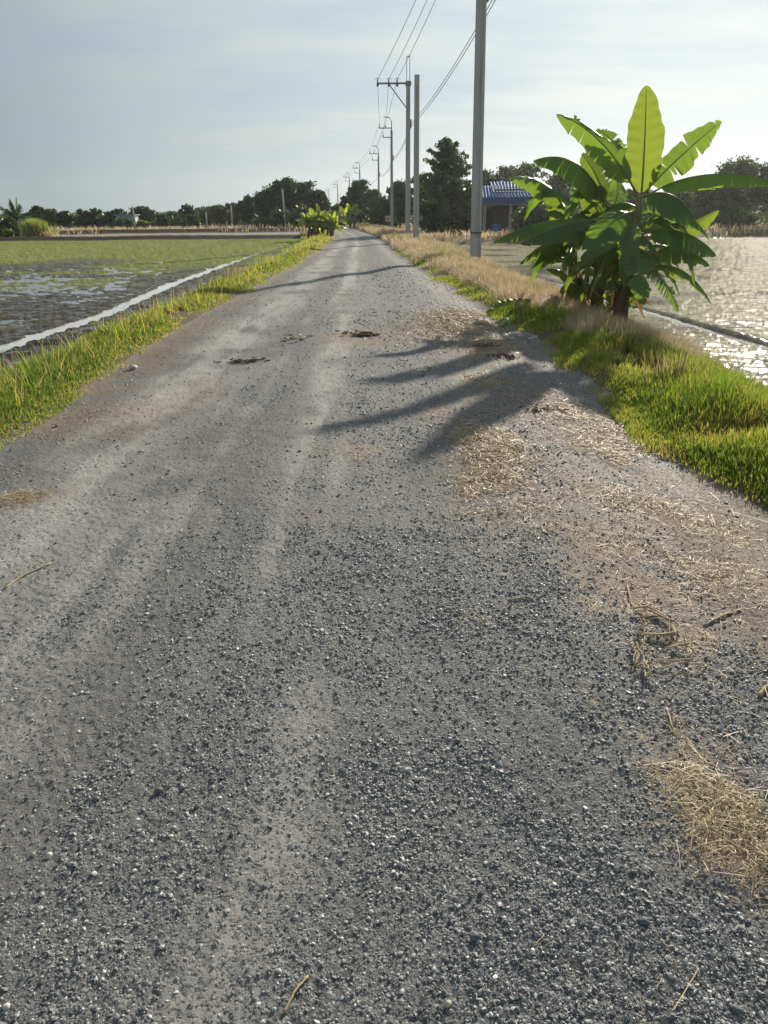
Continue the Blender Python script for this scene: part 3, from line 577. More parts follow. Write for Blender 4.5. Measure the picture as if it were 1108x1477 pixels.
def hero_banana():
    o = np.array([3.62, 12.6, 0.]); o[2] = float(height(3.62, 12.6))
    root = thing('banana_plant', 'large banana clump with torn drooping leaves on the right verge', 'banana plant', o)
    Yr, Yl, Ym = 11.7, 13.6, 13.2
    def stem(path, r0, r1, n=9, k=12):
        P = np.array([CX(*p) for p in path]); tt = np.linspace(0, 1, len(P)); ti = np.linspace(0, 1, n)
        Q = np.stack([np.interp(ti, tt, P[:, i]) for i in range(3)], 1); Q[0, 2] = min(Q[0, 2], float(height(Q[0, 0], Q[0, 1])) - .04)
        rr = np.linspace(r0, r1, n); rr[0] *= 1.3; rr[1] *= 1.12; mb = MB(); mb.tube(Q - o, rr, k)
        # overlapping sheath edges
        for j in range(3):
            ph = rng.uniform(0, 6.28); mb.tube((Q + np.stack([np.cos(ph + ti * 1.2) * rr * .95, np.sin(ph + ti * 1.2) * rr * .95, 0 * ti], 1) - o)[1:-1], .014, 5)
        return mb.build('stem', M['stem'], root, True)
    stem([(512, 1005, Yr), (540, 880, Yr + .05), (580, 680, Yr + .2), (605, 470, Yr + .3)], .125, .05)
    stem([(335, 945, Yl), (345, 800, Yl), (345, 640, Yl), (330, 560, Yl)], .10, .045)
    stem([(430, 960, Ym), (440, 800, Ym), (455, 660, Ym - .1), (480, 520, Ym - .1)], .085, .05)
    stem([(480, 960, Ym + .3), (490, 800, Ym + .3), (500, 640, Ym + .3), (500, 500, Ym + .3)], .06, .03)
    stem([(375, 950, Yl + .2), (395, 840, Yl + .2), (405, 720, Yl + .2)], .055, .03)
    stem([(545, 950, Yr + .9), (560, 820, Yr + .9), (600, 700, Yr + .9)], .05, .03)
    stem([(455, 965, Ym - .5), (430, 890, Ym - .6), (385, 840, Ym - .7)], .022, .015, 6, 7)
    stem([(505, 960, Ym - .4), (515, 860, Ym - .4), (520, 760, Ym - .4)], .035, .02, 6, 8)
    B, YB, D, MR, MD = M['ban'], M['banY'], M['banD'], M['rib'], M['ribD']
    camn = np.array([-.3, -1, .25]); up = np.array([0, -.35, 1.])
    # (base, mid, tip), half width, normal, material, tint, fold, droop, tear, petiole
    Lf = [
     [(612, 470, 12.0), (625, 255, 12.1), (631, 38, 12.25), .255, (-.25, -1, .1), YB, .75, .12, .0, .0, .03],
     [(625, 455, 12.0), (770, 310, 12.2), (925, 178, 12.3), .20, (.35, -1, .55), B, .70, -.25, .25, .38, .10],
     [(640, 465, 12.1), (880, 385, 12.1), (1170, 425, 12.0), .19, (0, -.55, 1), B, .55, -.5, 1.0, .55, .12],
     [(590, 455, 12.0), (450, 255, 11.9), (280, 148, 11.9), .21, (-.5, -1, .5), B, .45, -.25, .45, .22, .10],
     [(585, 450, 12.3), (520, 285, 12.5), (432, 210, 12.5), .17, (-.4, -1, .3), B, .15, -.3, .4, .55, .10],
     [(575, 430, 12.6), (535, 320, 12.7), (520, 240, 12.6), .12, (-.4, -1, .3), B, .1, -.3, .4, .6, .10],
     [(480, 520, 13.0), (440, 400, 12.9), (378, 305, 12.8), .20, (.3, -1, .35), YB, .3, -.2, .15, .1, .12],
     [(480, 520, 13.0), (360, 345, 12.7), (190, 330, 12.6), .24, (-.1, -.8, 1), B, .45, -.35, .85, .3, .12],
     [(330, 570, 13.5), (240, 430, 13.4), (95, 400, 13.4), .19, (-.2, -.9, .9), B, .70, -.2, .45, .08, .22],
     [(490, 590, 12.6), (270, 565, 12.2), (30, 650, 12.2), .17, (0, -.6, 1), B, .5, -.4, .8, .35, .10],
     [(520, 570, 12.3), (340, 575, 11.9), (140, 655, 11.8), .20, (0, -.8, 1), B, .2, -.3, .75, .15, .12],
     [(590, 530, 11.9), (490, 580, 11.5), (385, 725, 11.4), .22, (-.3, -1, .8), B, .25, .1, .35, .15, .08],
     [(615, 475, 11.9), (740, 470, 11.5), (835, 590, 11.4), .24, (.1, -.8, 1), B, .15, -.25, .75, .22, .06],
     [(660, 640, 12.3), (800, 590, 12.5), (915, 525, 12.5), .14, (.3, -1, .5), YB, .4, -.2, .4, .2, .3],
     [(610, 620, 11.9), (770, 610, 11.6), (905, 700, 11.5), .22, (.2, -.8, 1), B, .2, -.35, .75, .3, .12],
     [(630, 740, 11.9), (740, 665, 11.7), (880, 740, 11.6), .19, (.2, -.8, 1), B, .2, -.35, .9, .45, .22],
     [(600, 760, 11.9), (760, 755, 11.8), (885, 890, 11.7), .09, (.3, -.8, 1), B, .3, -.3, .8, .5, .30],
     [(590, 740, 11.8), (680, 780, 11.5), (760, 925, 11.4), .14, (.3, -1, .8), B, .25, -.2, .5, .6, .15],
     [(570, 680, 11.7), (600, 740, 11.3), (620, 895, 11.2), .22, (.2, -1, .3), B, .35, .05, .3, .3, .10],
     [(590, 560, 11.8), (570, 640, 11.4), (545, 830, 11.3), .15, (-.1, -1, .3), B, .5, .05, .2, .2, .15],
     [(345, 690, 13.4), (260, 650, 13.1), (135, 735, 13.0), .17, (-.2, -.8, 1), YB, .2, -.3, .7, .45, .15],
     [(345, 730, 13.4), (270, 675, 13.2), (175, 760, 13.1), .11, (-.2, -.8, 1), B, .5, -.3, .7, .35, .15],
     [(350, 830, 13.4), (310, 775, 13.2), (240, 755, 13.1), .11, (-.3, -.9, .8), B, .4, -.1, .4, .1, .15],
     [(390, 830, 13.4), (380, 790, 13.2), (355, 800, 13.1), .10, (-.1, -.8, 1), B, .5, -.1, .6, .1, .1],
     [(400, 810, 13.3), (370, 840, 13.0), (362, 930, 12.9), .13, (-.1, -1, .3), B, .75, .1, .2, .05, .2],
     [(560, 660, 11.8), (610, 620, 11.5), (680, 700, 11.4), .12, (.2, -.8, 1), B, .3, -.2, .7, .25, .15],
     [(330, 600, 13.4), (290, 530, 13.3), (228, 545, 13.2), .12, (-.2, -.8, 1), B, .65, -.2, .6, .1, .2],
     [(470, 740, 13.1), (400, 720, 13.0), (330, 750, 13.0), .10, (-.2, -.8, 1), B, .2, -.2, .6, .2, .15],
     [(540, 850, 12.3), (470, 800, 12.0), (390, 830, 11.9), .12, (-.2, -.9, 1), B, .05, -.2, .6, .2, .15],
     [(320, 640, 13.6), (300, 560, 13.8), (250, 470, 13.9), .16, (-.1, -1, .2), YB, .25, .0, .2, .05, .2],
     [(470, 560, 13.2), (425, 500, 13.4), (400, 420, 13.5), .18, (.1, -1, .2), YB, .2, .0, .2, .1, .1],
     [(500, 520, 13.4), (520, 440, 13.7), (500, 380, 13.8), .17, (-.1, -1, .2), B, .1, -.1, .4, .3, .1],
     [(600, 520, 12.4), (520, 500, 12.8), (440, 560, 12.9), .18, (-.1, -.8, 1), B, .1, -.2, .8, .4, .1],
     [(620, 560, 12.4), (680, 500, 12.9), (760, 520, 13.0), .17, (.1, -.8, 1), B, .5, -.2, .7, .4, .1],
     [(610, 640, 12.3), (680, 560, 12.8), (760, 580, 13.0), .14, (.1, -.8, 1), YB, .1, -.2, .6, .3, .2],
     [(520, 640, 12.9), (470, 640, 12.5), (430, 720, 12.4), .14, (-.1, -.9, .9), B, .0, -.1, .5, .3, .1],
     [(500, 760, 12.9), (520, 680, 12.8), (540, 620, 12.8), .08, (0, -1, .2), YB, .4, .2, .1, .0, .25],
     [(500, 780, 12.7), (560, 720, 12.4), (620, 740, 12.3), .11, (.1, -.9, 1), B, .1, -.1, .6, .2, .15],
     [(560, 860, 11.9), (570, 830, 11.7), (575, 900, 11.6), .09, (.1, -1, .4), YB, .0, .0, .4, .2, .15],
     [(640, 720, 12.3), (700, 700, 12.6), (740, 770, 12.7), .11, (.1, -.9, 1), B, .3, -.2, .7, .5, .2],
    ]
    for i, q in enumerate(Lf):
        pts = [CX(*p) for p in q[:3]]; lab = None
        if i == 0: lab = 'upright backlit young leaf, bright yellow green'
        add_leaf(root, o, pts, q[3] * (1.22 if i == 0 else 1.5 if i in (6, 7, 8, 9, 10, 11, 12, 14, 15) else 1.3), q[4], q[5], MR, q[6], lab, .017 if q[3] > .16 else .011, fold=q[7], droop=q[8] * (1.9 if q[8] > .5 else 1.4 if q[8] > .3 else 1.), tear=min(.9, q[9] * 1.35 + (.18 if 6 < i < 20 else 0)), pet=q[10], seed=300 + i)
    # many smaller, lower and drooping blades filling the clump
    rg = np.random.default_rng(77); cores = [(590, 600, 12.0, 26), (330, 560, 13.4, 8), (345, 620, 13.5, 18), (455, 640, 13.1, 12), (500, 600, 13.4, 9), (400, 780, 13.3, 7), (600, 740, 12.3, 8), (470, 500, 13.2, 6)]
    kk = 0
    for cx_, cy_, Yc, n_ in cores:
        for i in range(n_):
            c0 = CX(cx_ + rg.normal(0, 10), cy_ + rg.uniform(-60, 130), Yc); az = rg.uniform(0, 6.28); el = rg.uniform(-.2, .9); ln = rg.uniform(.6, 1.15); d = np.array([math.cos(az) * math.cos(el), math.sin(az) * math.cos(el) * .8, math.sin(el)])
            mid = c0 + d * ln * .55 + np.array([0, 0, -.04]); tip = c0 + d * ln * .95 + np.array([0, 0, -ln * rg.uniform(.25, .75)]); tip[2] = max(tip[2], o[2] + .25)
            nn = np.array([-d[0] * d[2], -d[1] * d[2], 1.3 - d[2]]) + np.array([0, -.35, 0]); young = rg.random() < .16
            add_leaf(root, o, [c0, mid, tip], ln * rg.uniform(.12, .19), nn, YB if young else B, MR, rg.random(), None, .010, fold=rg.uniform(.0, .3), droop=rg.uniform(.6, 1.9), tear=rg.uniform(.25, .75), pet=rg.uniform(.1, .22), seed=700 + kk, ns=26, nv=3); kk += 1
    for i in range(16):
        cx_, Yc = [(345, 13.3), (440, 13.0), (500, 13.0), (560, 11.8)][i % 4]; x = cx_ + rg.normal(0, 28); y0 = rg.uniform(690, 800); add_leaf(root, o, [CX(x, y0, Yc), CX(x + rg.normal(0, 25), y0 + 70, Yc - .15), CX(x + rg.normal(0, 35), min(975, y0 + rg.uniform(130, 220)), Yc - .1)], rg.uniform(.04, .09), (rg.normal(0, .5), -1, 0), D, MD, rg.uniform(0, .5), 'shrivelled brown hanging leaf', .007, 'dry_leaf', fold=.8, droop=.3, tear=.7, pet=.08, seed=800 + i, ns=20, nv=2)
    # dry hanging leaves round the stems
    for i, (b_, m_, t_, hw) in enumerate([((350, 700, 13.3), (330, 820, 13.2), (320, 930, 13.1), .07), ((445, 690, 13.0), (455, 800, 12.9), (445, 930, 12.9), .06), ((460, 700, 12.9), (500, 800, 12.8), (490, 920, 12.8), .05),
             ((560, 760, 11.7), (540, 850, 11.6), (515, 960, 11.6), .06), ((600, 760, 12.0), (610, 700, 12.0), (600, 690, 12.2), .05), ((350, 720, 13.5), (370, 830, 13.3), (410, 930, 13.2), .05), ((480, 640, 12.8), (440, 680, 12.6), (432, 780, 12.6), .07)]):
        add_leaf(root, o, [CX(*b_), CX(*m_), CX(*t_)], hw, (0, -1, .2), D, MD, .1, 'shrivelled brown hanging leaf', .008, 'dry_leaf', fold=.7, droop=.2, tear=.6, pet=.1, seed=500 + i)
hero_banana()
# broken leaf lying at the road edge, and yellowed dead leaves beside it
z0 = lambda x, y: float(height(x, y))
g1 = np.array([*G(765, 448, -.05), .0]); g1[2] = z0(g1[0], g1[1])
r1 = thing('fallen_leaf', 'bright green broken banana leaf leaning on the verge beside the clump', 'fallen leaf', g1)
WX = lambda x, y, Y: W(x, y, min(Y, G(x, y, -.02)[1] - .14))
add_leaf(r1, g1, [WX(772, 448, 13.0), WX(740, 438, 12.6), WX(702, 452, 12.3)], .20, (-.1, -1, .6), M['banY'], M['rib'], .1, None, .012, name='blade', fold=-.1, droop=.3, tear=.12, pet=.02, seed=600)
add_leaf(r1, g1, [WX(770, 455, 12.9), WX(750, 452, 12.5), WX(722, 470, 12.2)], .15, (.1, -1, .7), M['ban'], M['rib'], .8, None, .010, name='blade', fold=-.1, droop=.4, tear=.2, pet=.02, seed=601)
g2 = np.array([*G(795, 455, -.1), .0]); g2[2] = z0(g2[0], g2[1])
r2 = thing('dead_leaf', 'yellow orange withered banana leaf heap left of the clump base', 'dead leaf', g2)
for i, (a, b, c, hw) in enumerate([((812, 452), (800, 432), (782, 440), .10), ((810, 455), (798, 445), (780, 462), .10), ((805, 440), (790, 428), (770, 455), .06), ((812, 460), (800, 455), (765, 470), .07), ((800, 462), (790, 450), (788, 470), .08)]):
    add_leaf(r2, g2, [WX(*a, 13.2), WX(*b, 12.9), WX(*c, 12.7)], hw, (0, -1, .5), M['banD'], M['ribD'], .75 - .1 * i, None, .007, name='blade', fold=.3, droop=.3, tear=.5, pet=.02, seed=620 + i)
def small_banana(label, px, py, Y, nst, spread, hgt, seed, mat='banL', zb=None):
    rg = np.random.default_rng(seed); b = W(px, py, Y); b[2] = float(height(b[0], b[1])) if zb is None else zb
    root = thing('banana_plant', label, 'banana plant', b)
    for s in range(nst):
        dx, dy = rg.uniform(-spread, spread), rg.uniform(-.6, .6); h = hgt * rg.uniform(.12, .50); p0 = b + np.array([dx, dy, -.05]); tp = p0 + np.array([rg.normal(0, .15), rg.normal(0, .1), h])
        mb = MB(); mb.tube(np.array([p0, (p0 + tp) / 2, tp]) - b, [.11, .09, .05], 7); mb.build('stem', M['stem'], root, True)
        for q in range(9):
            az = rg.uniform(0, 6.28); el = rg.uniform(.15, 1.35); ln = hgt * rg.uniform(.38, .55); d = np.array([math.cos(az) * math.cos(el), math.sin(az) * math.cos(el), math.sin(el)])
            mid = tp + d * ln * .55; tip = tp + d * ln + np.array([0, 0, -ln * (.42 * (1.2 - el / 1.4))])
            nn = np.array([-d[0] * d[2], -d[1] * d[2], 1.2 - d[2]]) + np.array([0, -.3, 0])
            add_leaf(root, b, [tp - d * .05, mid, tip], ln * .19, nn, M[mat if rg.random() < .85 else 'ban'], M['rib'], rg.random(), None, .02, k=4, fold=.1, droop=.35, tear=rg.uniform(0, .25), pet=.12, seed=seed * 100 + s * 10 + q, ns=12, nv=2)
small_banana('lime green young banana clump where the left verge ends', 457, 338, 60, 15, 1.25, 2.5, 41)
small_banana('small bright banana clump under the dark trees at the road end', 499, 330, 96, 4, 1.0, 3.4, 42)

# ------------------------------------------------------------------ trees
def quads(C, size, tint, rg):
    n = len(C); a = rg.normal(size=(n, 3)); a /= np.linalg.norm(a, axis=1)[:, None]; b = rg.normal(size=(n, 3)); b -= (a * b).sum(1)[:, None] * a; b /= np.linalg.norm(b, axis=1)[:, None]
    s = size * rg.uniform(.6, 1.4, n)[:, None]; V = np.stack([C - a * s, C - b * s * .55, C + a * s, C + b * s * .55], 1); F = np.arange(n * 4).reshape(n, 4)
    return V.reshape(-1, 3), F, np.repeat(tint, 4)
def tree(name, label, cat, px, ytop, wpx, Y, kind='round', mat='leaf', n=2600, trunk=.25, zb=None, leaf=None, group=None):
    rg = np.random.default_rng(int(abs(px) * 7 + ytop * 13 + Y)); T = W(px, ytop, Y); b = np.array([T[0], Y, 0.]); b[2] = float(height(b[0], b[1])) - .03 if zb is None else zb
    H = T[2] - b[2]; Wd = wpx * Y / 1150.0; root = thing(name, label, cat, b, group); lf = leaf or Y * .0019; n = int(n * 1.7)
    mb = MB(); cl = []
    if kind == 'round':
        nb = 22 + int(Wd * 2); th = trunk * H; r0 = max(.05, H * .022); lean = rg.normal(0, .05, 2) * H
        top = np.array([lean[0], lean[1], H * .72]); fork = np.array([lean[0] * .3, lean[1] * .3, max(th, .2)])
        mb.tube([(0, 0, -.1), tuple(fork * .5), tuple(fork)], [r0 * 1.3, r0, r0 * .85], 8); mb.tube([fork, (fork + top) / 2 + rg.normal(0, .1, 3), top], [r0 * .8, r0 * .5, r0 * .2], 6)
        for i in range(nb):
            az = rg.uniform(0, 6.28); u = rg.uniform(0, 1); z = th * .8 + (H * .93 - th * .8) * u; prof = (math.sin(math.pi * (.18 + .74 * u)) ** .75) * rg.uniform(.35, 1.); rr = Wd * .46 * prof
            p = np.array([rr * math.cos(az) + lean[0] * u, rr * math.sin(az) * .9 + lean[1] * u, z]); cs = (Wd * .085 + .06 * H) * rg.uniform(.45, 1.2); cl.append((p, cs))
            if i % 2 == 0:
                s0 = fork + (top - fork) * rg.uniform(0, .7); mb.tube([s0, (s0 + p) / 2 + np.array([0, 0, .08 * H]), p], [r0 * .4, r0 * .25, r0 * .1], 5)
        cl.append((np.array([0, 0, H * .93]), .06 * H + .05 * Wd)); cl.append((np.array([rg.normal() * .1 * Wd, 0, H * .86]), .09 * H + .05 * Wd))
        for i in range(int(nb * .6)):      # thin sprays sticking out of the outline
            az = rg.uniform(0, 6.28); u = rg.uniform(.35, 1); rr = Wd * .5 * math.sin(math.pi * (.15 + .72 * u)) ** .7; cl.append((np.array([rr * math.cos(az), rr * math.sin(az), th + (H * .97 - th) * u]), .045 * H + .03 * Wd))
    elif kind == 'tier':                    # tall tiered crown with feathery boughs
        r0 = H * .02; mb.tube([(0, 0, -.1), (0.05, 0, H * .5), (0, .05, H * .96)], [r0 * 1.3, r0 * .7, r0 * .1], 8)
        for i in range(86):
            u = (i + rg.random()) / 86; z = H * (.06 + .92 * u); ln = Wd * .60 * max(0., 1 - u ** 1.5) ** .85 * rg.uniform(.45, 1.12) + .05 * H; az = rg.uniform(0, 6.28); d = np.array([math.cos(az), math.sin(az), .30 + .25 * u]); p0 = np.array([0, 0, z])
            e = p0 + d * ln; mb.tube([p0, p0 + d * ln * .6, e], [r0 * .3, r0 * .18, r0 * .06], 4)
            for s in (.35, .6, .8, 1.): cl.append((p0 + d * ln * s + np.array([0, 0, -.02 * H]), .05 * H * (1.25 - s * .5) * (1 - .45 * u)))
    elif kind == 'shrub':
        for i in range(20):
            az = rg.uniform(0, 6.28); rr = Wd * .45 * rg.random() ** .6; z = H * (.15 + .78 * rg.random() * (1 - .55 * (rr / (Wd * .45)) ** 2)); p = np.array([rr * math.cos(az), rr * math.sin(az) * .8, z]); cl.append((p, (.14 * H + .07 * Wd) * rg.uniform(.6, 1.1)))
            if i % 3 == 0: mb.tube([(0, 0, -.1), p * .5 + np.array([0, 0, .1]), p], [.05, .035, .012], 5)
    elif kind == 'spiky':                   # banana-like tufts and slender stems
        for i in range(5):
            x = Wd * rg.uniform(-.42, .42); h = H * (1 if i == 0 else rg.uniform(.55, .9)); p = np.array([x, rg.normal(0, .3), h * .62]); mb.tube([(x * .7, 0, -.1), p * .6, p], [.12, .09, .05], 6)
            for j in range(9):
                az = rg.uniform(0, 6.28); el = rg.uniform(-.2, 1.4); ln = h * .36; d = np.array([math.cos(az) * math.cos(el), math.sin(az) * math.cos(el), math.sin(el)])
                for s in (.25, .45, .65, .85, 1.): cl.append((p + d * ln * s - np.array([0, 0, .25 * ln * s * s]), .045 * h))
        for i in range(8): cl.append((np.array([Wd * rg.uniform(-.45, .45), rg.normal(0, .4), H * rg.uniform(.1, .45)]), .16 * H))
    wts = np.array([c[1] ** 1.6 for c in cl]); wts /= wts.sum(); idx = rg.choice(len(cl), n, p=wts); cc = np.array([c[0] for c in cl])[idx]; cs = np.array([c[1] for c in cl])[idx]
    d = rg.normal(size=(n, 3)); rad = np.full(n, .52)
    C = cc + d * (cs * rad)[:, None] * np.array([1.15, 1.15, .8]); C[:, 2] = np.maximum(C[:, 2], .04); ctint = rg.random(len(cl))[idx]
    V, F, A = quads(C, lf, np.clip(.25 * rg.random(n) + .55 * ctint + .15, 0, 1), rg)
    if not mb.n: mb.tube([(0, 0, -.1), (0, 0, H * .4)], [.05, .02], 5)
    mb.build('trunk', M['bark'], root, True); mesh_np('crown', V, F, M[mat], root, False, dict(tint=A)); return root
TL = [
 # far left, beyond the left paddy
 ('shrub', 'low dark shrub below the coconut palm', 'shrub', 22, 316, 62, 84, 'shrub', 'leaf', 3000),
 ('shrub', 'light green bush at the left picture edge under the palm', 'shrub', 2, 326, 22, 81, 'shrub', 'leafy', 1200),
 ('shrub', 'wide dark thicket left of the coconut palm', 'shrub', -45, 308, 70, 90, 'round', 'leaf', 2600),
 ('tree', 'slender dark tree just right of the coconut palm', 'tree', 52, 297, 17, 122, 'round', 'leaf', 1500),
 ('tree', 'rounded green tree with pale top behind the reeds', 'tree', 70, 303, 26, 124, 'round', 'leafb', 1700),
 ('tree', 'dark bushy tree in the far left treeline beyond the reeds', 'tree', 92, 305, 26, 122, 'round', 'leaf', 1700),
 ('banana_tree', 'tufted dark tree with one tall bare stem in the left treeline', 'tree', 121, 299, 22, 120, 'spiky', 'leaf', 1600),
 ('banana_tree', 'tallest spiky topped plant of the far left treeline', 'tree', 133, 297, 22, 121, 'spiky', 'leaf', 1700),
 ('banana_tree', 'spiky low crown left of the pale shed', 'tree', 150, 304, 24, 121, 'spiky', 'leaf', 1500),
 ('tree', 'dark tree directly left of the pale shed', 'tree', 168, 303, 26, 123, 'round', 'leaf', 1700),
 ('shrub', 'dark hedge like bush below the pale shed', 'shrub', 175, 318, 44, 116, 'shrub', 'leaf', 1700),
 ('tree', 'broad grey green tree behind the leaning left utility pole', 'tree', 205, 299, 34, 128, 'round', 'leafb', 2000),
 ('shrub', 'bright green bush right of the leaning left utility pole', 'shrub', 205, 318, 22, 115, 'shrub', 'leafy', 1000),
 ('tree', 'small dark dome shaped tree standing apart in the left field', 'tree', 234, 310, 17, 112, 'round', 'leaf', 1500),
 ('tree', 'hazy low tree in the gap of the left treeline', 'tree', 250, 307, 24, 150, 'round', 'leafb', 1500),
 ('tree', 'pointed tree above the dark bush in the left treeline', 'tree', 271, 297, 26, 126, 'round', 'leafb', 1800),
 ('shrub', 'dark round bush in front of the pointed left tree', 'shrub', 274, 309, 28, 114, 'shrub', 'leaf', 1700),
 ('tree', 'hazy flat topped tree middle of the left treeline', 'tree', 294, 299, 30, 140, 'round', 'leafb', 1800),
 ('tree', 'hazy tree with thin leaning twig, left treeline', 'tree', 316, 297, 28, 138, 'round', 'leafb', 1800),
 ('tree', 'medium green tree behind the short pole left of the grove', 'tree', 336, 294, 28, 128, 'round', 'leafb', 1900),
 ('tree', 'tree with open top at the left flank of the dark grove', 'tree', 358, 283, 30, 116, 'round', 'leaf', 2200),
 ('tree', 'dark tree forming the left shoulder of the grove', 'tree', 388, 271, 42, 110, 'round', 'leaf', 3000),
 ('tree', 'tallest dark tree of the grove left of the road', 'tree', 414, 258, 46, 108, 'round', 'leaf', 3400),
 ('tree', 'ragged topped dark tree right of the tallest grove tree', 'tree', 437, 263, 42, 110, 'round', 'leaf', 3000),
 ('tree', 'dark tree at the right end of the grove by the road', 'tree', 455, 275, 32, 109, 'round', 'leaf', 2600),
 ('shrub', 'vine covered bush behind the lime banana clump', 'shrub', 437, 292, 36, 96, 'shrub', 'leafb', 2400),
 ('shrub', 'dark undergrowth bush at the foot of the grove', 'shrub', 398, 303, 58, 101, 'shrub', 'leaf', 2400),
 # end of the road
 ('tree', 'small dark tree under the farthest poles', 'tree', 485, 296, 24, 130, 'round', 'leaf', 1700),
 ('shrub', 'low dark scrub closing the far end of the road', 'shrub', 478, 306, 34, 118, 'shrub', 'leaf', 1700),
 ('tree', 'dark tree with two peaks right of the road end', 'tree', 520, 261, 34, 104, 'round', 'leaf', 2800),
 ('tree', 'lower dark tree left of the twin peaked tree', 'tree', 503, 284, 26, 108, 'round', 'leaf', 2000),
 ('tree', 'leafy tree beside the hook armed pole nearest the road end', 'tree', 539, 274, 32, 99, 'round', 'leaf', 2400),
 ('shrub', 'creeper covered bush behind the pale square sign', 'shrub', 556, 286, 40, 92, 'shrub', 'leaf', 2600),
 ('tree', 'round dark tree just left of the bare pole', 'tree', 577, 261, 36, 96, 'round', 'leaf', 2800),
 ('tree', 'dark tree filling the gap right of the bare pole', 'tree', 612, 250, 40, 90, 'round', 'leaf', 3000),
 ('tree', 'tall feathery tiered tree left of the nearest pole', 'tree', 645, 200, 92, 66, 'tier', 'leaf', 9000),
 ('tree', 'dense dark tree at the foot of the tall feathery tree', 'tree', 622, 268, 56, 70, 'round', 'leaf', 3400),
 ('tree', 'dark bushy tree between feathery tree and nearest pole', 'tree', 672, 262, 52, 69, 'round', 'leaf', 3400),
 ('shrub', 'dark undergrowth below the tall feathery tree', 'shrub', 650, 300, 84, 67, 'shrub', 'leaf', 2600),
 # behind the house and at the right
 ('tree', 'hazy tree rising behind the house left roof corner', 'tree', 702, 246, 44, 96, 'round', 'leafb', 2600),
 ('tree', 'hazy tree behind the blue roof ridge', 'tree', 735, 241, 42, 98, 'round', 'leafb', 2600),
 ('tree', 'hazy tree between blue roof and banana clump', 'tree', 768, 237, 46, 94, 'round', 'leafb', 2800),
 ('tree', 'olive tree mostly hidden behind the banana crown', 'tree', 812, 250, 50, 88, 'round', 'leafb', 2600),
 ('tree', 'grey green tree behind the banana stems', 'tree', 868, 262, 52, 80, 'round', 'leafb', 2400),
 ('tree', 'low hazy tree right of the banana stems across the paddy', 'tree', 925, 272, 52, 76, 'round', 'leafb', 2600),
 ('tree', 'mid height tree below the outstretched banana leaf', 'tree', 975, 276, 52, 72, 'round', 'leafb', 3000),
 ('tree', 'bushy tree with drooping sprays across the right paddy', 'tree', 1022, 262, 56, 70, 'round', 'leafb', 3400),
 ('tree', 'tallest round crowned tree at the right picture edge', 'tree', 1077, 228, 82, 72, 'round', 'leafb', 5200),
 ('tree', 'tree on the right bank partly outside the picture', 'tree', 1135, 240, 70, 70, 'round', 'leafb', 3200),
 ('shrub', 'dark low bush along the right paddy bank', 'shrub', 1000, 305, 70, 66, 'shrub', 'leaf', 2600),
 ('shrub', 'dark bank bush below the tallest right tree', 'shrub', 1055, 300, 70, 66, 'shrub', 'leaf', 2600),
 ('shrub', 'dark waterside bush behind the banana clump', 'shrub', 930, 306, 74, 68, 'shrub', 'leaf', 2200),
 ('shrub', 'leafy bush hiding the right side of the house', 'shrub', 772, 279, 54, 55.5, 'shrub', 'leafb', 4200),
 ('shrub', 'dark bush right of the house under the palm', 'shrub', 830, 300, 70, 62, 'shrub', 'leaf', 2200),
]
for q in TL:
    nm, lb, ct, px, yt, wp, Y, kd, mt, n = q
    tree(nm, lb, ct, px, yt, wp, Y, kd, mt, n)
def wood(label, px0, px1, Y, prof, n, mat, seed):
    rg = np.random.default_rng(seed); a = W(px0, 320, Y)[0]; b = W(px1, 320, Y)[0]; x = rg.uniform(a, b, n); u = (x - a) / (b - a); yt = np.interp(u, np.linspace(0, 1, len(prof)), prof)
    top = np.array([W(500, q, Y)[2] for q in range(230, 330)]); H = np.interp(yt, np.arange(230, 330), top); H = -.2 + (H + .2) * (.72 + .55 * (fbm(x * .22, x * 0, 4, seed) - .3)); y = Y + rg.normal(0, 5, n); z = -.2 + (H + .2) * rg.random(n) ** .8
    V, F, A = quads(np.stack([x, y, z], 1), Y * .0022, np.clip(fbm(x * .5, z * .9, 3, seed + 1) + rg.normal(0, .15, n), 0, 1), rg); tag(mesh_np('far_wood', V, F, M[mat], None, False, dict(tint=A)), label, 'wood', kind='stuff')
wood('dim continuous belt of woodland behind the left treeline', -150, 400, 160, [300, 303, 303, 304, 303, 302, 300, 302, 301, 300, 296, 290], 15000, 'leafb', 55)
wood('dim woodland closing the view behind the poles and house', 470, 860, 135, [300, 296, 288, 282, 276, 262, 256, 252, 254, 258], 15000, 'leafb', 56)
wood('dim woodland behind the right paddy', 840, 1260, 100, [272, 276, 280, 276, 268, 262, 258, 262], 15000, 'leafb', 57)
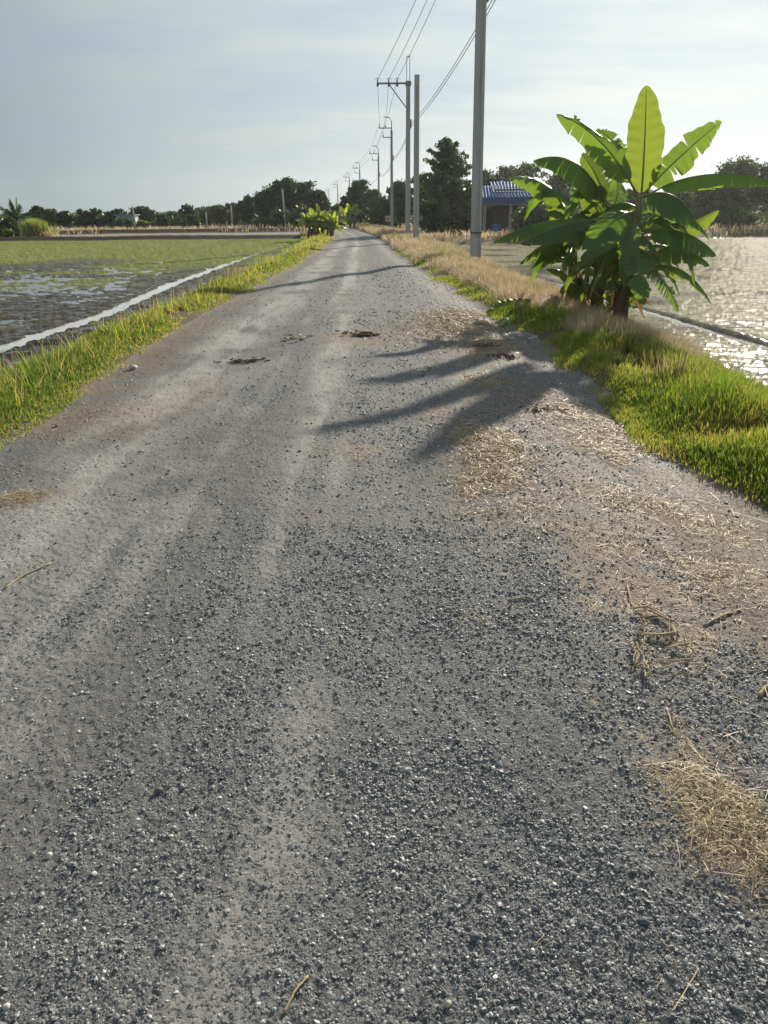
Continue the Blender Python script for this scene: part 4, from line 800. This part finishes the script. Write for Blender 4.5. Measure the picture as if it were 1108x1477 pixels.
def palm(label, px, ytop, ybase, Y, wpx, trunk_h, nfr, seed, zb=None):
    rg = np.random.default_rng(seed); T = W(px, ytop, Y); b = np.array([T[0], Y, float(height(T[0], Y)) - .03]); H = T[2] - b[2]; root = thing('palm_tree', label, 'palm tree', b)
    th = H * trunk_h; mb = MB(); mb.tube([(0, 0, -.1), (.06, 0, th * .5), (.02, 0, th)], [.2, .15, .13], 9); mb.build('trunk', M['bark'], root, True)
    for i in range(nfr):
        az = rg.uniform(0, 6.28); el = 1.5 * rg.random() ** .7; ln = min((H - th), wpx * Y / 1150 * .85) * rg.uniform(.8, 1.1); d = np.array([math.cos(az) * math.cos(el), math.sin(az) * math.cos(el), math.sin(el)])
        p0 = np.array([.02, 0, th]); t = np.linspace(0, 1, 14); P = p0 + d * (ln * t)[:, None] + np.array([0, 0, -1.]) * (ln * .5 * (1 - el / 1.9) * t ** 2)[:, None]
        V = []; F = []; s = np.cross(d, [0, 0, 1.]); s /= np.linalg.norm(s) + 1e-9
        for j in range(1, 40):
            q = j / 40; c = np.array([np.interp(q, t, P[:, k]) for k in range(3)]); wl = ln * .26 * math.sin(math.pi * (.12 + .84 * q)) ; f = np.interp(q, t, np.arange(14)); tt = P[min(13, int(f) + 1)] - P[int(f)]; tt /= np.linalg.norm(tt)
            for sg in (-1, 1):
                e = c + (s * sg * .75 + tt * .55 + np.array([0, 0, -.45 - .2 * rg.random()])) * wl; w = tt * ln * .014; k0 = len(V); V += [c - w, c + w, e]; F.append((k0, k0 + 1, k0 + 2))
        f_ = mesh_np('frond', V, F, M['leaf'], root, False, dict(tint=np.full(len(V), rg.random()))); mb = MB(); mb.tube(P, np.linspace(.03, .008, 14), 5); mb.build('frond_stalk', M['rib'], f_, True)
palm('coconut palm with upright dark fronds at the far left', 18, 280, 340, 83, 46, .42, 17, 71)
palm('dark drooping palm beside the house behind the banana clump', 782, 276, 340, 57, 84, .30, 20, 72)
palm('feathery palm behind the right banana leaves across the paddy', 905, 268, 335, 62, 70, .35, 16, 73)
def reeds():
    b = W(54, 344, 80); b[2] = float(height(b[0], 80)); n = 1500; root = thing('reed_clump', 'tall yellowish reed clump with brown base beside the palm', 'reeds', b)
    x = rng.normal(0, .55, n); y = rng.normal(0, .5, n); h = rng.uniform(1., 2.0, n) * (1 - .12 * np.abs(x)); o = blades('stalks', np.stack([x, y, 0 * x], 1), h, np.full(n, .05), rng.uniform(.05, .45, n), .25 + .5 * rng.random(n), M['grass'], None, None); del o['kind']; o.parent = root
    n = 700; x = rng.normal(.25, .75, n); y = rng.normal(-.5, .3, n); o = blades('dead_stalks', np.stack([x, y, 0 * x], 1), rng.uniform(.3, .8, n), np.full(n, .06), rng.uniform(.3, .95, n), .3 * rng.random(n), M['dry'], None, None); del o['kind']; o.parent = root
reeds()

# ------------------------------------------------------------------ power poles and wires
def pole_mesh(h, w0, w1, nm, root):
    prof = [(-1, -1), (-.45, -1), (-.35, -.72), (.35, -.72), (.45, -1), (1, -1), (1, -.45), (.8, -.35), (.8, .35), (1, .45), (1, 1), (.45, 1), (.35, .72), (-.35, .72), (-.45, 1), (-1, 1), (-1, .45), (-.8, .35), (-.8, -.35), (-1, -.45)]
    V = []; F = []; zs = [-.6, 0, .9, 1.0, h * .5, h - .55, h - .5, h]; k = len(prof)
    for z in zs:
        w = (w0 + (w1 - w0) * max(z, 0) / h) / 2; solid = z < .95 or z > h - .52
        for (x, y) in prof:
            if solid: x = x if abs(x) == 1 or abs(y) == 1 else x; 
            s = max(abs(x), abs(y)); V.append(((x / s if solid and s < 1 else x) * w, (y / s if solid and s < 1 else y) * w, z))
    for i in range(len(zs) - 1):
        for j in range(k): F.append((i * k + j, i * k + (j + 1) % k, (i + 1) * k + (j + 1) % k, (i + 1) * k + j))
    F += [tuple(range(k))[::-1], tuple(range((len(zs) - 1) * k, len(zs) * k))]
    mb = MB(); mb.add(V, F); return mb.build('post', M['conc'], root)
def insulator(c, root, r=.055, h=.22):
    mb = MB(); mb.lathe(c, [(.02, 0), (.02, .03), (r, .05), (r * .6, .08), (r, .10), (r * .6, .13), (r * .9, .15), (.03, .19), (.03, h)], 10); return mb.build('insulator', M['dark'], root, True)
def rack(root, x, z0):
    r = MB(); r.box((x + .02, 0, z0 + .1), (.03, .04, .55)); r.box((x - .06, 0, z0 + .1), (.14, .03, .03)); o = r.build('bracket', M['steel'], root)
    for dz in (-.08, .10, .28): insulator((x + .06, 0, z0 + dz - .06), root, .045, .13)
PH = 9.5
def pole_at(px, py, Y): b = W(px, py, Y); b[2] = float(height(b[0], b[1])); return b
def t_pole(label, b, top, arm=2.05, rods=True, lean=0., h=PH, grp='crossarm power poles on the right verge', band=False, w=(.36, .24)):
    root = thing('power_pole', label, 'power pole', b, grp); root.rotation_euler = (0, lean, R_(2)); pole_mesh(h, w[0], w[1], 'post', root)
    za = h - .12; mb = MB(); mb.box((-arm / 2 + .1, -.18, za), (arm + .2, .09, .11)); mb.build('crossarm', M['steel'], root)
    mb = MB(); mb.bar((-arm * .62, -.18, za - .06), (-.12, -.16, za - 1.45), .06); mb.build('brace', M['steel'], root)
    for x in (-arm + .02, -arm * .63, -arm * .36):
        insulator((x, -.18, za + .055), root, .06, .26)
        mb = MB(); mb.box((x, -.18, za - .07), (.13, .15, .22)); mb.build('clamp', M['dark'], root)
        t = np.linspace(-.5, 3.6, 12); mb = MB(); mb.tube(np.stack([x + .20 * np.cos(t), np.full(12, -.22), za + .2 + .10 * np.sin(t)], 1), .012, 5); mb.build('jumper', M['wire'], root, True)
    if rods:
        for x in (-.10, .10): mb = MB(); mb.tube([(x, 0, h - .1), (x, 0, h + 1.45)], .022, 6); mb.build('rod', M['steel'], root)
        mb = MB(); mb.box((0, 0, h + 1.45), (.24, .05, .05)); mb.build('rod_tie', M['steel'], root)
        mb = MB(); mb.box((0, 0, h - .12), (.34, .34, .30)); mb.build('cap', M['steel'], root)
    rack(root, w[1] / 2 + .02, h - (2.75 if h > 11 else 2.6))
    if band:
        mb = MB(); ww = w[0] * .98 + .03; mb.box((0, 0, 1.12), (ww, ww, .05)); mb.box((.1, -ww / 2 - .03, 1.12), (.1, .06, .04)); mb.build('band', M['dark'], root)
    return root
def hook_pole(label, b, first=None):
    if first is not None:
        r = first.copy(); COL.objects.link(r); r.location = b; r['label'] = label
        for ch in first.children:
            c = ch.copy(); COL.objects.link(c); c.parent = r
        return r
    root = thing('power_pole', label, 'power pole', b, 'hook armed power poles receding along the road'); h = PH; pole_mesh(h, .34, .22, 'post', root)
    t = np.linspace(0, math.pi * .5, 8); P = [(.05, -.14, h - .1), (.05, -.14, h + .95)] + [(.05 - .5 * math.sin(a) * 1., -.14, h + .95 + .45 * (1 - math.cos(a)) * .8) for a in t[1:4]]
    P = [(.0, -.14, h - .2), (0, -.14, h + .75)] + [(-.45 + .45 * math.cos(a), -.14, h + .75 + .45 * math.sin(a)) for a in t[1:]] + [(-.8, -.14, h + 1.2)]
    mb = MB(); mb.tube(P, .045, 7); mb.build('hook_arm', M['steel'], root, True)
    mb = MB(); mb.box((-.6, -.14, h + .22), (1.35, .08, .09)); mb.build('crossarm', M['steel'], root)
    mb = MB(); mb.box((-.42, -.14, h - .62), (.95, .07, .08)); mb.build('crossarm', M['steel'], root)
    for x, z in ((-1.2, h + .26), (-.62, h + .26), (-.85, h - .58)): insulator((x, -.14, z), root, .07, .42)
    rack(root, .13, h - 2.6); return root
pb = [pole_at(686, 372, 30.0), pole_at(600, 350, 46.5), pole_at(588.3, 343, 56.0), pole_at(565.5, 331.5, 84), pole_at(547, 328, 117), pole_at(520.5, 328, 152), pole_at(505.5, 326, 188), pole_at(488.5, 325, 232), pole_at(476, 325, 290)]
pb[0][2] -= .0
t_pole('nearest grey concrete power pole with a strap around it', pb[0], 0, arm=1.05, rods=False, lean=R_(-.75), h=11.4, band=True, w=(.37, .30))
bp = thing('concrete_pole', 'bare concrete pole without arms between the two crossarm poles', 'pole', pb[1]); pole_mesh(8.55, .33, .27, 'post', bp)
t_pole('middle power pole with steel crossarm, brace and two top rods', pb[2], 0, h=9.6, w=(.34, .26))
hp = hook_pole('nearest of the hook armed poles, behind the square sign', pb[3])
for lb, q in zip(('second hook armed pole past the square sign', 'third hook armed pole, beside the twin peaked tree', 'fourth hook armed pole, rising over the small tree', 'second farthest hook armed pole against the sky', 'farthest tiny hook armed pole against the sky'), pb[4:]):
    hook_pole(lb, q, hp)
def wire_path(pts, sag):
    out = []
    for a, b in zip(pts[:-1], pts[1:]):
        a = np.asarray(a); b = np.asarray(b); L = np.linalg.norm(b - a); t = np.linspace(0, 1, 16)[:-1]
        out += [a + (b - a) * q - np.array([0, 0, sag * (L / 33) ** 2 * 4 * q * (1 - q)]) for q in t]
    return out + [np.asarray(pts[-1])]
def add_wire(label, pts, sag, r):
    P = np.array(wire_path(pts, sag)); o = P[0].copy(); mb = MB(); mb.tube(P - o, r, 5); w = mb.build('overhead_wire', M['wire'], None, True); w.location = o; tag(w, label, 'wire', 'overhead power lines')
hv = [((-1.03, 0, 11.4), (-2.03, 0, 9.62), (-1.2, 0, 10.1)), ((-.66, 0, 11.4), (-1.29, 0, 9.62), (-.62, 0, 10.1)), ((-.38, 0, 11.4), (-.74, 0, 9.62), (-.85, 0, 9.28))]
for lb, (a, b, c) in zip(('outermost of the three upper wires on the long crossarm', 'middle of the three upper wires on the long crossarm', 'innermost of the three upper wires, closest to the pole tops'), hv):
    pts = [np.array([4.5 + a[0], -6., 11.2]), pb[0] + np.array(a) + np.array([.19, -.18, .15])] + [pb[2] + np.array(b) + np.array([0, -.18, .1])] + [q + np.array(c) + np.array([0, -.14, .3]) for q in pb[3:]]
    add_wire(lb, pts, .35, .014)
for lb, dz in (('upper of the two low wires right of the poles', .10), ('lower of the two low wires right of the poles', -.08)):
    pts = [np.array([5.4, -6., 8.6 + dz]), pb[0] + np.array([.36, 0, 8.62 + dz]), pb[2] + np.array([.21, 0, 7.05 + dz])] + [q + np.array([.18, 0, 6.9 + dz]) for q in pb[3:]]
    add_wire(lb, pts, .55, .016)
# thin poles beyond the left paddy
def thin_pole(label, px, ytop, ybase, Y, lean=0., arm=True):
    T = W(px, ytop, Y); b = np.array([T[0], Y, float(height(T[0], Y))]); H = T[2] - b[2]; root = thing('utility_pole', label, 'utility pole', b, 'thin utility poles beyond the left paddy'); root.rotation_euler = (0, lean, 0)
    mb = MB(); mb.tube([(0, 0, -.3), (0, 0, H)], [.13, .09], 8); mb.build('post', M['conc'], root, True)
    if arm: mb = MB(); mb.box((0, 0, H - .3), (.9, .08, .08)); mb.build('crossarm', M['steel'], root)
    mb = MB()
    for x in ((-.4, .4) if arm else (0,)): mb.lathe((x, 0, H - .26), [(.05, 0), (.06, .05), (.03, .14)], 7)
    mb.build('insulator', M['dark'], root)
thin_pole('slightly leaning grey pole in front of the pale shed', 192, 297, 338, 98, R_(-2))
thin_pole('thin pole standing before the dark grove left of the road', 409, 272, 330, 100, R_(-2), False)
thin_pole('short pale pole left of the dark grove', 333, 296, 328, 108, 0, False)
thin_pole('faint thin pole right of the dark round bush', 297, 306, 328, 110, 0, False)

# ------------------------------------------------------------------ house, barrel, bucket, sign, shed
def corrugated(P00, P10, P01, P11, n, amp, nm, mat, root):
    P00, P10, P01, P11 = [np.asarray(p, float) for p in (P00, P10, P01, P11)]; nrm = np.cross(P10 - P00, P01 - P00); nrm /= np.linalg.norm(nrm); k = n * 8; V = []
    for j in range(5):
        v = j / 4
        for i in range(k + 1):
            u = i / k; V.append((P00 * (1 - u) + P10 * u) * (1 - v) + (P01 * (1 - u) + P11 * u) * v + nrm * amp * (math.sin(u * n * 2 * math.pi)))
    F = [(j * (k + 1) + i, j * (k + 1) + i + 1, (j + 1) * (k + 1) + i + 1, (j + 1) * (k + 1) + i) for j in range(4) for i in range(k)]
    V2 = [p - nrm * .02 for p in V]; nV = len(V); mb = MB(); mb.add(V + V2, F + [tuple(q + nV for q in f[::-1]) for f in F]); return mb.build(nm, mat, root, True)
hb = W(725, 338, 60); hb[2] = float(height(hb[0], 60)) - .05
def H_(x, y, Y): return W(x, y, Y) - hb
house = thing('house', 'small house with tiered blue corrugated roof behind the nearest pole', 'house', hb)
mb = MB(); x0, x1 = H_(690, 300, 61)[0], H_(776, 300, 61)[0]; ze = H_(725, 296, 60)[2]
mb.box(((x0 + x1) / 2 + .9, 2.6, ze / 2), (x1 - x0 - 1.6, .18, ze)); mb.box((x1, 4.2, ze / 2), (.18, 3.0, ze)); mb.box((x0 + 1.7, 4.2, ze / 2), (.18, 3.0, ze)); mb.build('wall', M['wall'], house)
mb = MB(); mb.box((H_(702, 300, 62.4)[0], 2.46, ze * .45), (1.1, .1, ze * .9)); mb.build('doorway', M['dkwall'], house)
for px in (699.5, 737, 772): mb = MB(); mb.box((H_(px, 300, 60)[0], 0, ze / 2 - .02), (.20, .18, ze)); mb.build('post', M['post'], house)
mb = MB(); xa, xb = H_(686, 292, 59.6)[0], H_(780, 292, 59.6)[0]; zf0, zf1 = H_(725, 294.5, 59.6)[2], H_(725, 286, 59.6)[2]
mb.box(((xa + xb) / 2, -.4, (zf0 + zf1) / 2), (xb - xa, .06, zf1 - zf0)); mb.build('fascia', M['fascia'], house)
z1, z2 = H_(700, 284.5, 59.7)[2], H_(700, 268, 62)[2]
corrugated((xa, -.3, z1), (xb, -.3, z1), (xa + .2, 2.0, z2), (xb - .2, 2.0, z2), 20, .024, 'lower_roof', M['blue'], house)
u0 = H_(711, 277, 60.6); u1 = H_(776, 277, 60.6); t0 = H_(706, 262, 63); t1 = H_(779, 262, 63)
corrugated((u0[0], .6, u0[2]), (u1[0], .6, u1[2]), (t0[0], 3.0, t0[2]), (t1[0], 3.0, t0[2]), 15, .026, 'upper_roof', M['blue'], house)
corrugated((t1[0], 3.0, t0[2]), (t0[0], 3.0, t0[2]), (t1[0], 6.0, z2 - .4), (t0[0], 6.0, z2 - .4), 15, .03, 'back_roof', M['blue'], house)
mb = MB(); mb.box(((u0[0] + u1[0]) / 2, .72, (z2 + u0[2]) / 2 - .1), (u1[0] - u0[0] - .2, .08, max(.1, u0[2] - z2 + .25))); mb.build('fascia', M['dkwall'], house)
def ground_at(px, py, Y): b = W(px, py, Y); b[2] = float(height(b[0], b[1])); return b
b = ground_at(716, 335, 57.5); o = thing('barrel', 'blue plastic barrel standing in front of the house', 'barrel', b)
mb = MB(); mb.lathe((0, 0, 0), [(.30, 0), (.33, .03), (.33, .28), (.35, .31), (.33, .34), (.33, .62), (.35, .65), (.33, .68), (.33, .90), (.29, .96), (.29, 1.0)], 20); mb.build('drum', M['barrel'], o, True)
mb = MB(); mb.lathe((.12, 0, .99), [(.05, 0), (.05, .04)], 10); mb.build('cap', M['dark'], o)
b = ground_at(706.5, 336, 57.2); o = thing('bucket', 'pale bucket left of the blue barrel', 'bucket', b)
mb = MB(); mb.lathe((0, 0, 0), [(.17, 0), (.22, .38), (.235, .39), (.235, .42), (.20, .42), (.16, .05)], 16); mb.build('tub', M['white'], o, True)
mb = MB(); t = np.linspace(0, math.pi, 9); mb.tube(np.stack([.22 * np.cos(t), 0 * t, .40 + .16 * np.sin(t)], 1), .008, 5); mb.build('handle', M['steel'], o, True)
b = ground_at(559.5, 332, 80); o = thing('sign', 'small square pinkish sign on a post by the road end', 'sign', b)
sz = W(559.5, 315.5, 80)[2] - b[2]
mb = MB(); mb.box((0, .03, sz / 2), (.05, .05, sz + .2)); mb.build('post', M['steel'], o)
mb = MB(); mb.box((0, -.02, sz), (.52, .03, .56)); pn = mb.build('panel', M['sign'], o)
mb = MB(); mb.box((-.02, -.038, sz + .06), (.28, .008, .12)); mb.box((.03, -.038, sz - .08), (.20, .008, .05)); mb.build('print', M['mark'], pn)
b = ground_at(181, 330, 118); o = thing('shed', 'pale shed with light tin roof half hidden in the left treeline', 'shed', b); zt = W(185, 309, 118)[2] - b[2]
mb = MB(); mb.box((.2, 1., zt * .45), (2.6, 2.0, zt * .9)); mb.build('wall', M['shed'], o)
mb = MB(); mb.box((.2, .9, zt * .95), (3.1, 2.6, .08)); mb.build('roof', M['tin'], o)

# ------------------------------------------------------------------ litter on the road
def on(px, py, dz=0.): x, y = G(px, py); return np.array([x, y, float(height(x, y)) + dz])
def stalk(name, label, cat, pxs, r, group=None, mat='twig', lift=.006):
    P = np.array([on(x, y, r * .7 + lift * (i % 2)) for i, (x, y) in enumerate(pxs)]); o = P[0].copy(); t = np.linspace(0, 1, len(P)); ti = np.linspace(0, 1, len(P) * 4)
    Q = np.stack([np.interp(ti, t, P[:, i]) for i in range(3)], 1) + rng.normal(0, r * .12, (len(ti), 3)); mb = MB(); mb.tube(Q - o, r * np.linspace(1, .6, len(ti)), 6); w = mb.build(name, M[mat], None, True); w.location = o; return tag(w, label, cat, group)
stalk('stalk', 'long thin pale stalk lying near the left picture edge', 'stalk', [(4, 842), (30, 825), (72, 806)], .005)
stalk('twig', 'small bent twig on gravel at the bottom centre', 'twig', [(408, 1452), (425, 1422), (444, 1398)], .0035)
stalk('stalk', 'short pale stalk upright in the straw heap beside the dried ring', 'stalk', [(905, 845), (908, 862), (912, 875)], .0045)
stalk('stalk', 'pale root shaped stick on soil at the right picture edge', 'stick', [(1015, 905), (1040, 893), (1070, 878)], .0062)
stalk('stalk', 'pale stick end cut off by the right picture edge', 'stick', [(1095, 1008), (1106, 995), (1125, 985)], .008)
stalk('stalk', 'thin straw stem below the dried ring', 'stalk', [(962, 1020), (968, 1045), (974, 1062)], .004)
stalk('stalk', 'thin stalk lying across the gravel left of the cracked soil', 'stalk', [(735, 860), (760, 858), (772, 862)], .004)
def ring():
    b = on(945, 910); o = thing('dried_vine', 'coiled bundle of dry grey stalks forming a ring', 'dried stalks', b)
    cuts = [[(912, 885), (935, 880), (960, 893), (975, 912), (972, 922), (945, 922), (915, 918)], [(918, 888), (945, 886), (966, 903), (974, 918), (935, 919)], [(920, 915), (935, 905), (928, 900)], [(916, 935), (928, 955), (935, 975)], [(925, 930), (938, 948), (936, 960)], [(955, 945), (985, 935), (1000, 945)], [(920, 968), (950, 962), (985, 960)], [(928, 960), (930, 985)], [(905, 930), (920, 950), (915, 965)]]
    for c in cuts + [[(px_ + rng.normal(0, 7), py_ + rng.normal(0, 6)) for px_, py_ in c] for c in cuts]:
        P = np.array([on(x, y, .012 + .012 * rng.random()) for x, y in c]) - b; t = np.linspace(0, 1, len(P)); ti = np.linspace(0, 1, 14); Q = np.stack([np.interp(ti, t, P[:, i]) for i in range(3)], 1); Q += rng.normal(0, .002, Q.shape)
        mb = MB(); mb.tube(Q, .0030 * rng.uniform(.4, 1.3), 6); mb.build('stalk', M['twig'], o, True)
ring()
def scrap(label, px, py, w, d, mat, cat, n=6, name='scrap', thick=.02):
    n = n * 7
    b = on(px, py); o = mesh = None; mb = MB(); rg = np.random.default_rng(int(px)); k = 10
    for l in range(n):
        cx, cy = rg.normal(0, .24) * w, rg.normal(0, .24) * d; a = rg.normal(0, .6); lw, ld = w * rg.uniform(.03, .13), d * rg.uniform(.04, .13); V = []
        for s in (0, 1):
            for i in range(k):
                t = 2 * math.pi * i / k; rr = 1 + .25 * rg.normal(); x = lw * .5 * math.copysign(abs(math.cos(t)) ** .6, math.cos(t)) * rr; y = ld * .5 * math.copysign(abs(math.sin(t)) ** .6, math.sin(t)) * rr
                X, Yy = cx + x * math.cos(a) - y * math.sin(a), cy + x * math.sin(a) + y * math.cos(a); V.append((X, Yy, float(height(b[0] + X, b[1] + Yy)) - b[2] + .003 + .0004 * l + s * thick * .6 * rg.uniform(.5, 1.2)))
        F = [tuple(range(k))[::-1], tuple(range(k, 2 * k))] + [(i, (i + 1) % k, k + (i + 1) % k, k + i) for i in range(k)]; mb.add(V, F)
    o = mb.build(name, M[mat], None); o.location = b; return tag(o, label, cat)
scrap('pale flattened scraps lying in the middle of the road', 427, 487, .42, .55, 'card', 'debris', 4, 'debris', .03)
scrap('reddish brown rotten leaf strip flat on the left road half', 352, 518, .55, .16, 'brown', 'leaf litter', 6, 'leaf_litter', .02)
scrap('dark clods around the worn hollow in the road centre', 528, 482, .62, .30, 'brown', 'mud clods', 8, 'mud_clod', .03)
scrap('dark curled dead leaf in the banana shadow on the road', 728, 516, .30, .28, 'brown', 'dead leaf', 4, 'dead_leaf', .04)
scrap('brown leaf shreds above the curled dead leaf', 702, 500, .34, .36, 'brown', 'leaf litter', 6, 'leaf_litter', .02)
scrap('brown dead leaves at the lower edge of the shade near the green grass', 785, 590, .38, .16, 'brown', 'leaf litter', 5, 'leaf_litter', .015)
def rock(label, px, py, r, mat, seed):
    rg = np.random.default_rng(seed); b = on(px, py); iv, jf = ico(); V = iv * np.exp(rg.normal(0, .15, (12, 1))) * np.array([1, .8, .65]) * r; V[:, 2] += r * .35; me = mesh_np('rock', V, jf, M[mat], smooth=False); me.location = b; me.rotation_euler = (0, 0, rg.uniform(0, 6)); bv = me.modifiers.new('b', 'BEVEL'); bv.width = r * .12; return tag(me, label, 'stone', 'larger stones on the gravel')
for i, (lb, x, y, r, mt) in enumerate([('dark stone with pale chip below the road centre', 686, 1336, .016, 'rock'), ('dark blue grey stone lower left of the road centre', 228, 1136, .015, 'rock'), ('pale stone beside the left verge', 192, 526, .06, 'pale'), ('smooth grey stone near the lower right corner', 1064, 1450, .014, 'rock'), ('dark grey pair stone left of the road centre low down', 138, 1150, .014, 'rock'),
        ('pale angular stone at the lower left', 70, 1232, .013, 'pale'), ('small white stone at the left bottom edge', 8, 1450, .010, 'pale'), ('rusty tan stone near the bottom, right of centre', 647, 1432, .010, 'card'), ('flat grey stone in dark gravel at lower right', 930, 1320, .014, 'rock'), ('dark cube shaped stone in the middle right gravel', 660, 1058, .014, 'rock')]): rock(lb, x, y, r, mt, 900 + i)
def weed(label, px, py, hgt, n, mat, sp, tint):
    b = on(px, py); b[2] = float(height(b[0], b[1])); root = thing('weed', label, 'weed', b); x = rng.normal(0, sp, n); y = rng.normal(0, sp, n); o = blades('leaves', np.stack([x, y, 0 * x - .02], 1), hgt * rng.uniform(.5, 1.1, n), np.full(n, .006 + .0006 * b[1]), rng.uniform(.1, .6, n), tint + .2 * rng.random(n), M[mat], None, None); del o['kind']; o.parent = root
    mb = MB()
    for i in range(7): q = rng.normal(0, sp * .6, 2); mb.tube([(q[0] * .5, q[1] * .5, -.02), (q[0], q[1], hgt * .9)], .003, 4)
    mb.build('stalks', M['twig'], root)
weed('dark purplish weed at the paddy edge right of the banana base', 972, 556, .34, 160, 'dry', .12, .6)
weed('tall thin weed sticking up from the left verge by the channel', 335, 402, .55, 60, 'dry', .08, .5)
weed('small sprouting weed at the left verge edge below the white channel', 160, 492, .35, 90, 'grass', .1, .4)

# ------------------------------------------------------------------ air
HAZE = 0.0002
if HAZE:
    mb = MB(); mb.box((0, 0, 14), (1460, 1460, 32)); t = NT('haze'); v = t.n('ShaderNodeVolumePrincipled'); v.inputs['Color'].default_value = (.90, .94, .98, 1); v.inputs['Density'].default_value = HAZE; v.inputs['Anisotropy'].default_value = .62; t.l(v.outputs[0], t.out.inputs['Volume'])
    tag(mb.build('haze', t.m), 'thin pale haze over the fields', 'haze', kind='stuff')

# ------------------------------------------------------------------ light and sky
SAZ, SEL = R_(26), R_(21)
sd = Vector((math.sin(SAZ) * math.cos(SEL), math.cos(SAZ) * math.cos(SEL), math.sin(SEL)))
sun = bpy.data.lights.new('Sun', 'SUN'); sun.energy = 5.0; sun.angle = R_(1.1); sun.color = (1., .90, .74)
so = bpy.data.objects.new('Sun', sun); COL.objects.link(so); so.rotation_euler = sd.to_track_quat('Z', 'Y').to_euler(); so.location = (20, 20, 30)
w = bpy.data.worlds.new('World'); SC.world = w; w.use_nodes = True; nt = w.node_tree; nt.nodes.clear()
class WN(NT):
    def __init__(s, t): s.t = t
q = WN(nt); out = q.n('ShaderNodeOutputWorld'); bg = q.n('ShaderNodeBackground'); q.l(bg.outputs[0], out.inputs[0]); bg.inputs[1].default_value = .066
sky = q.n('ShaderNodeTexSky', sky_type='NISHITA'); sky.sun_disc = False; sky.sun_elevation = SEL; sky.sun_rotation = SAZ; sky.air_density = 1.; sky.dust_density = 1.5; sky.ozone_density = 1.5
tc = q.n('ShaderNodeTexCoord'); D = tc.outputs['Generated']; dv = q.n('ShaderNodeVectorMath', operation='DOT_PRODUCT'); q.l(D, dv.inputs[0]); dv.inputs[1].default_value = sd
dt = dv.outputs['Value']; sx = q.n('ShaderNodeSeparateXYZ'); q.l(D, sx.inputs[0])
zc = q.math('ADD', q.math('MAXIMUM', sx.outputs[2], 0.), .12)
cv = q.n('ShaderNodeCombineXYZ'); q.l(q.math('DIVIDE', sx.outputs[0], zc), cv.inputs[0]); q.l(q.math('DIVIDE', sx.outputs[1], zc), cv.inputs[1])
cn = q.noise(q.map(cv.outputs[0], (.55, 1.1, 1)), 1.3, 7, .58); cn2 = q.noise(q.map(cv.outputs[0], (.35, .35, 1)), 1.0, 3, .5)
veil = q.mix(q.rng(dt, .62, .99), (3.15, 3.75, 3.9), (8.0, 8.5, 8.2))          # thin high cloud, brighter towards the sun
cf = q.math('ADD', .30, q.math('MULTIPLY', q.rng(cn, .36, .62), .66), clamp=True); cf = q.math('MAXIMUM', cf, q.rng(sx.outputs[2], .22, .02, 0, .95))
col = q.mix(cf, q.mix(.95, sky.outputs[0], q.mix(q.rng(dt, .6, .96), (3.1, 3.9, 4.8), (4.0, 5.4, 6.6))), veil); col = q.mix(q.rng(cn2, .40, .66, 0, .10), col, (4.2, 4.5, 5.0))
q.l(col, bg.inputs[0])

SC.view_settings.view_transform = 'Standard'; SC.view_settings.look = 'None'; SC.view_settings.exposure = 0.68; SC.view_settings.gamma = 1.0
SC.render.engine = 'CYCLES'; c = SC.cycles; c.max_bounces = 6; c.diffuse_bounces = 3; c.glossy_bounces = 3; c.transmission_bounces = 4; c.volume_bounces = 0; c.transparent_max_bounces = 8; c.sample_clamp_indirect = 6; c.sample_clamp_direct = 0
c.use_denoising = True
try: c.denoiser = 'OPENIMAGEDENOISE'; c.denoising_prefilter = 'ACCURATE'
except Exception: pass
SC.render.resolution_x = 768; SC.render.resolution_y = 1024
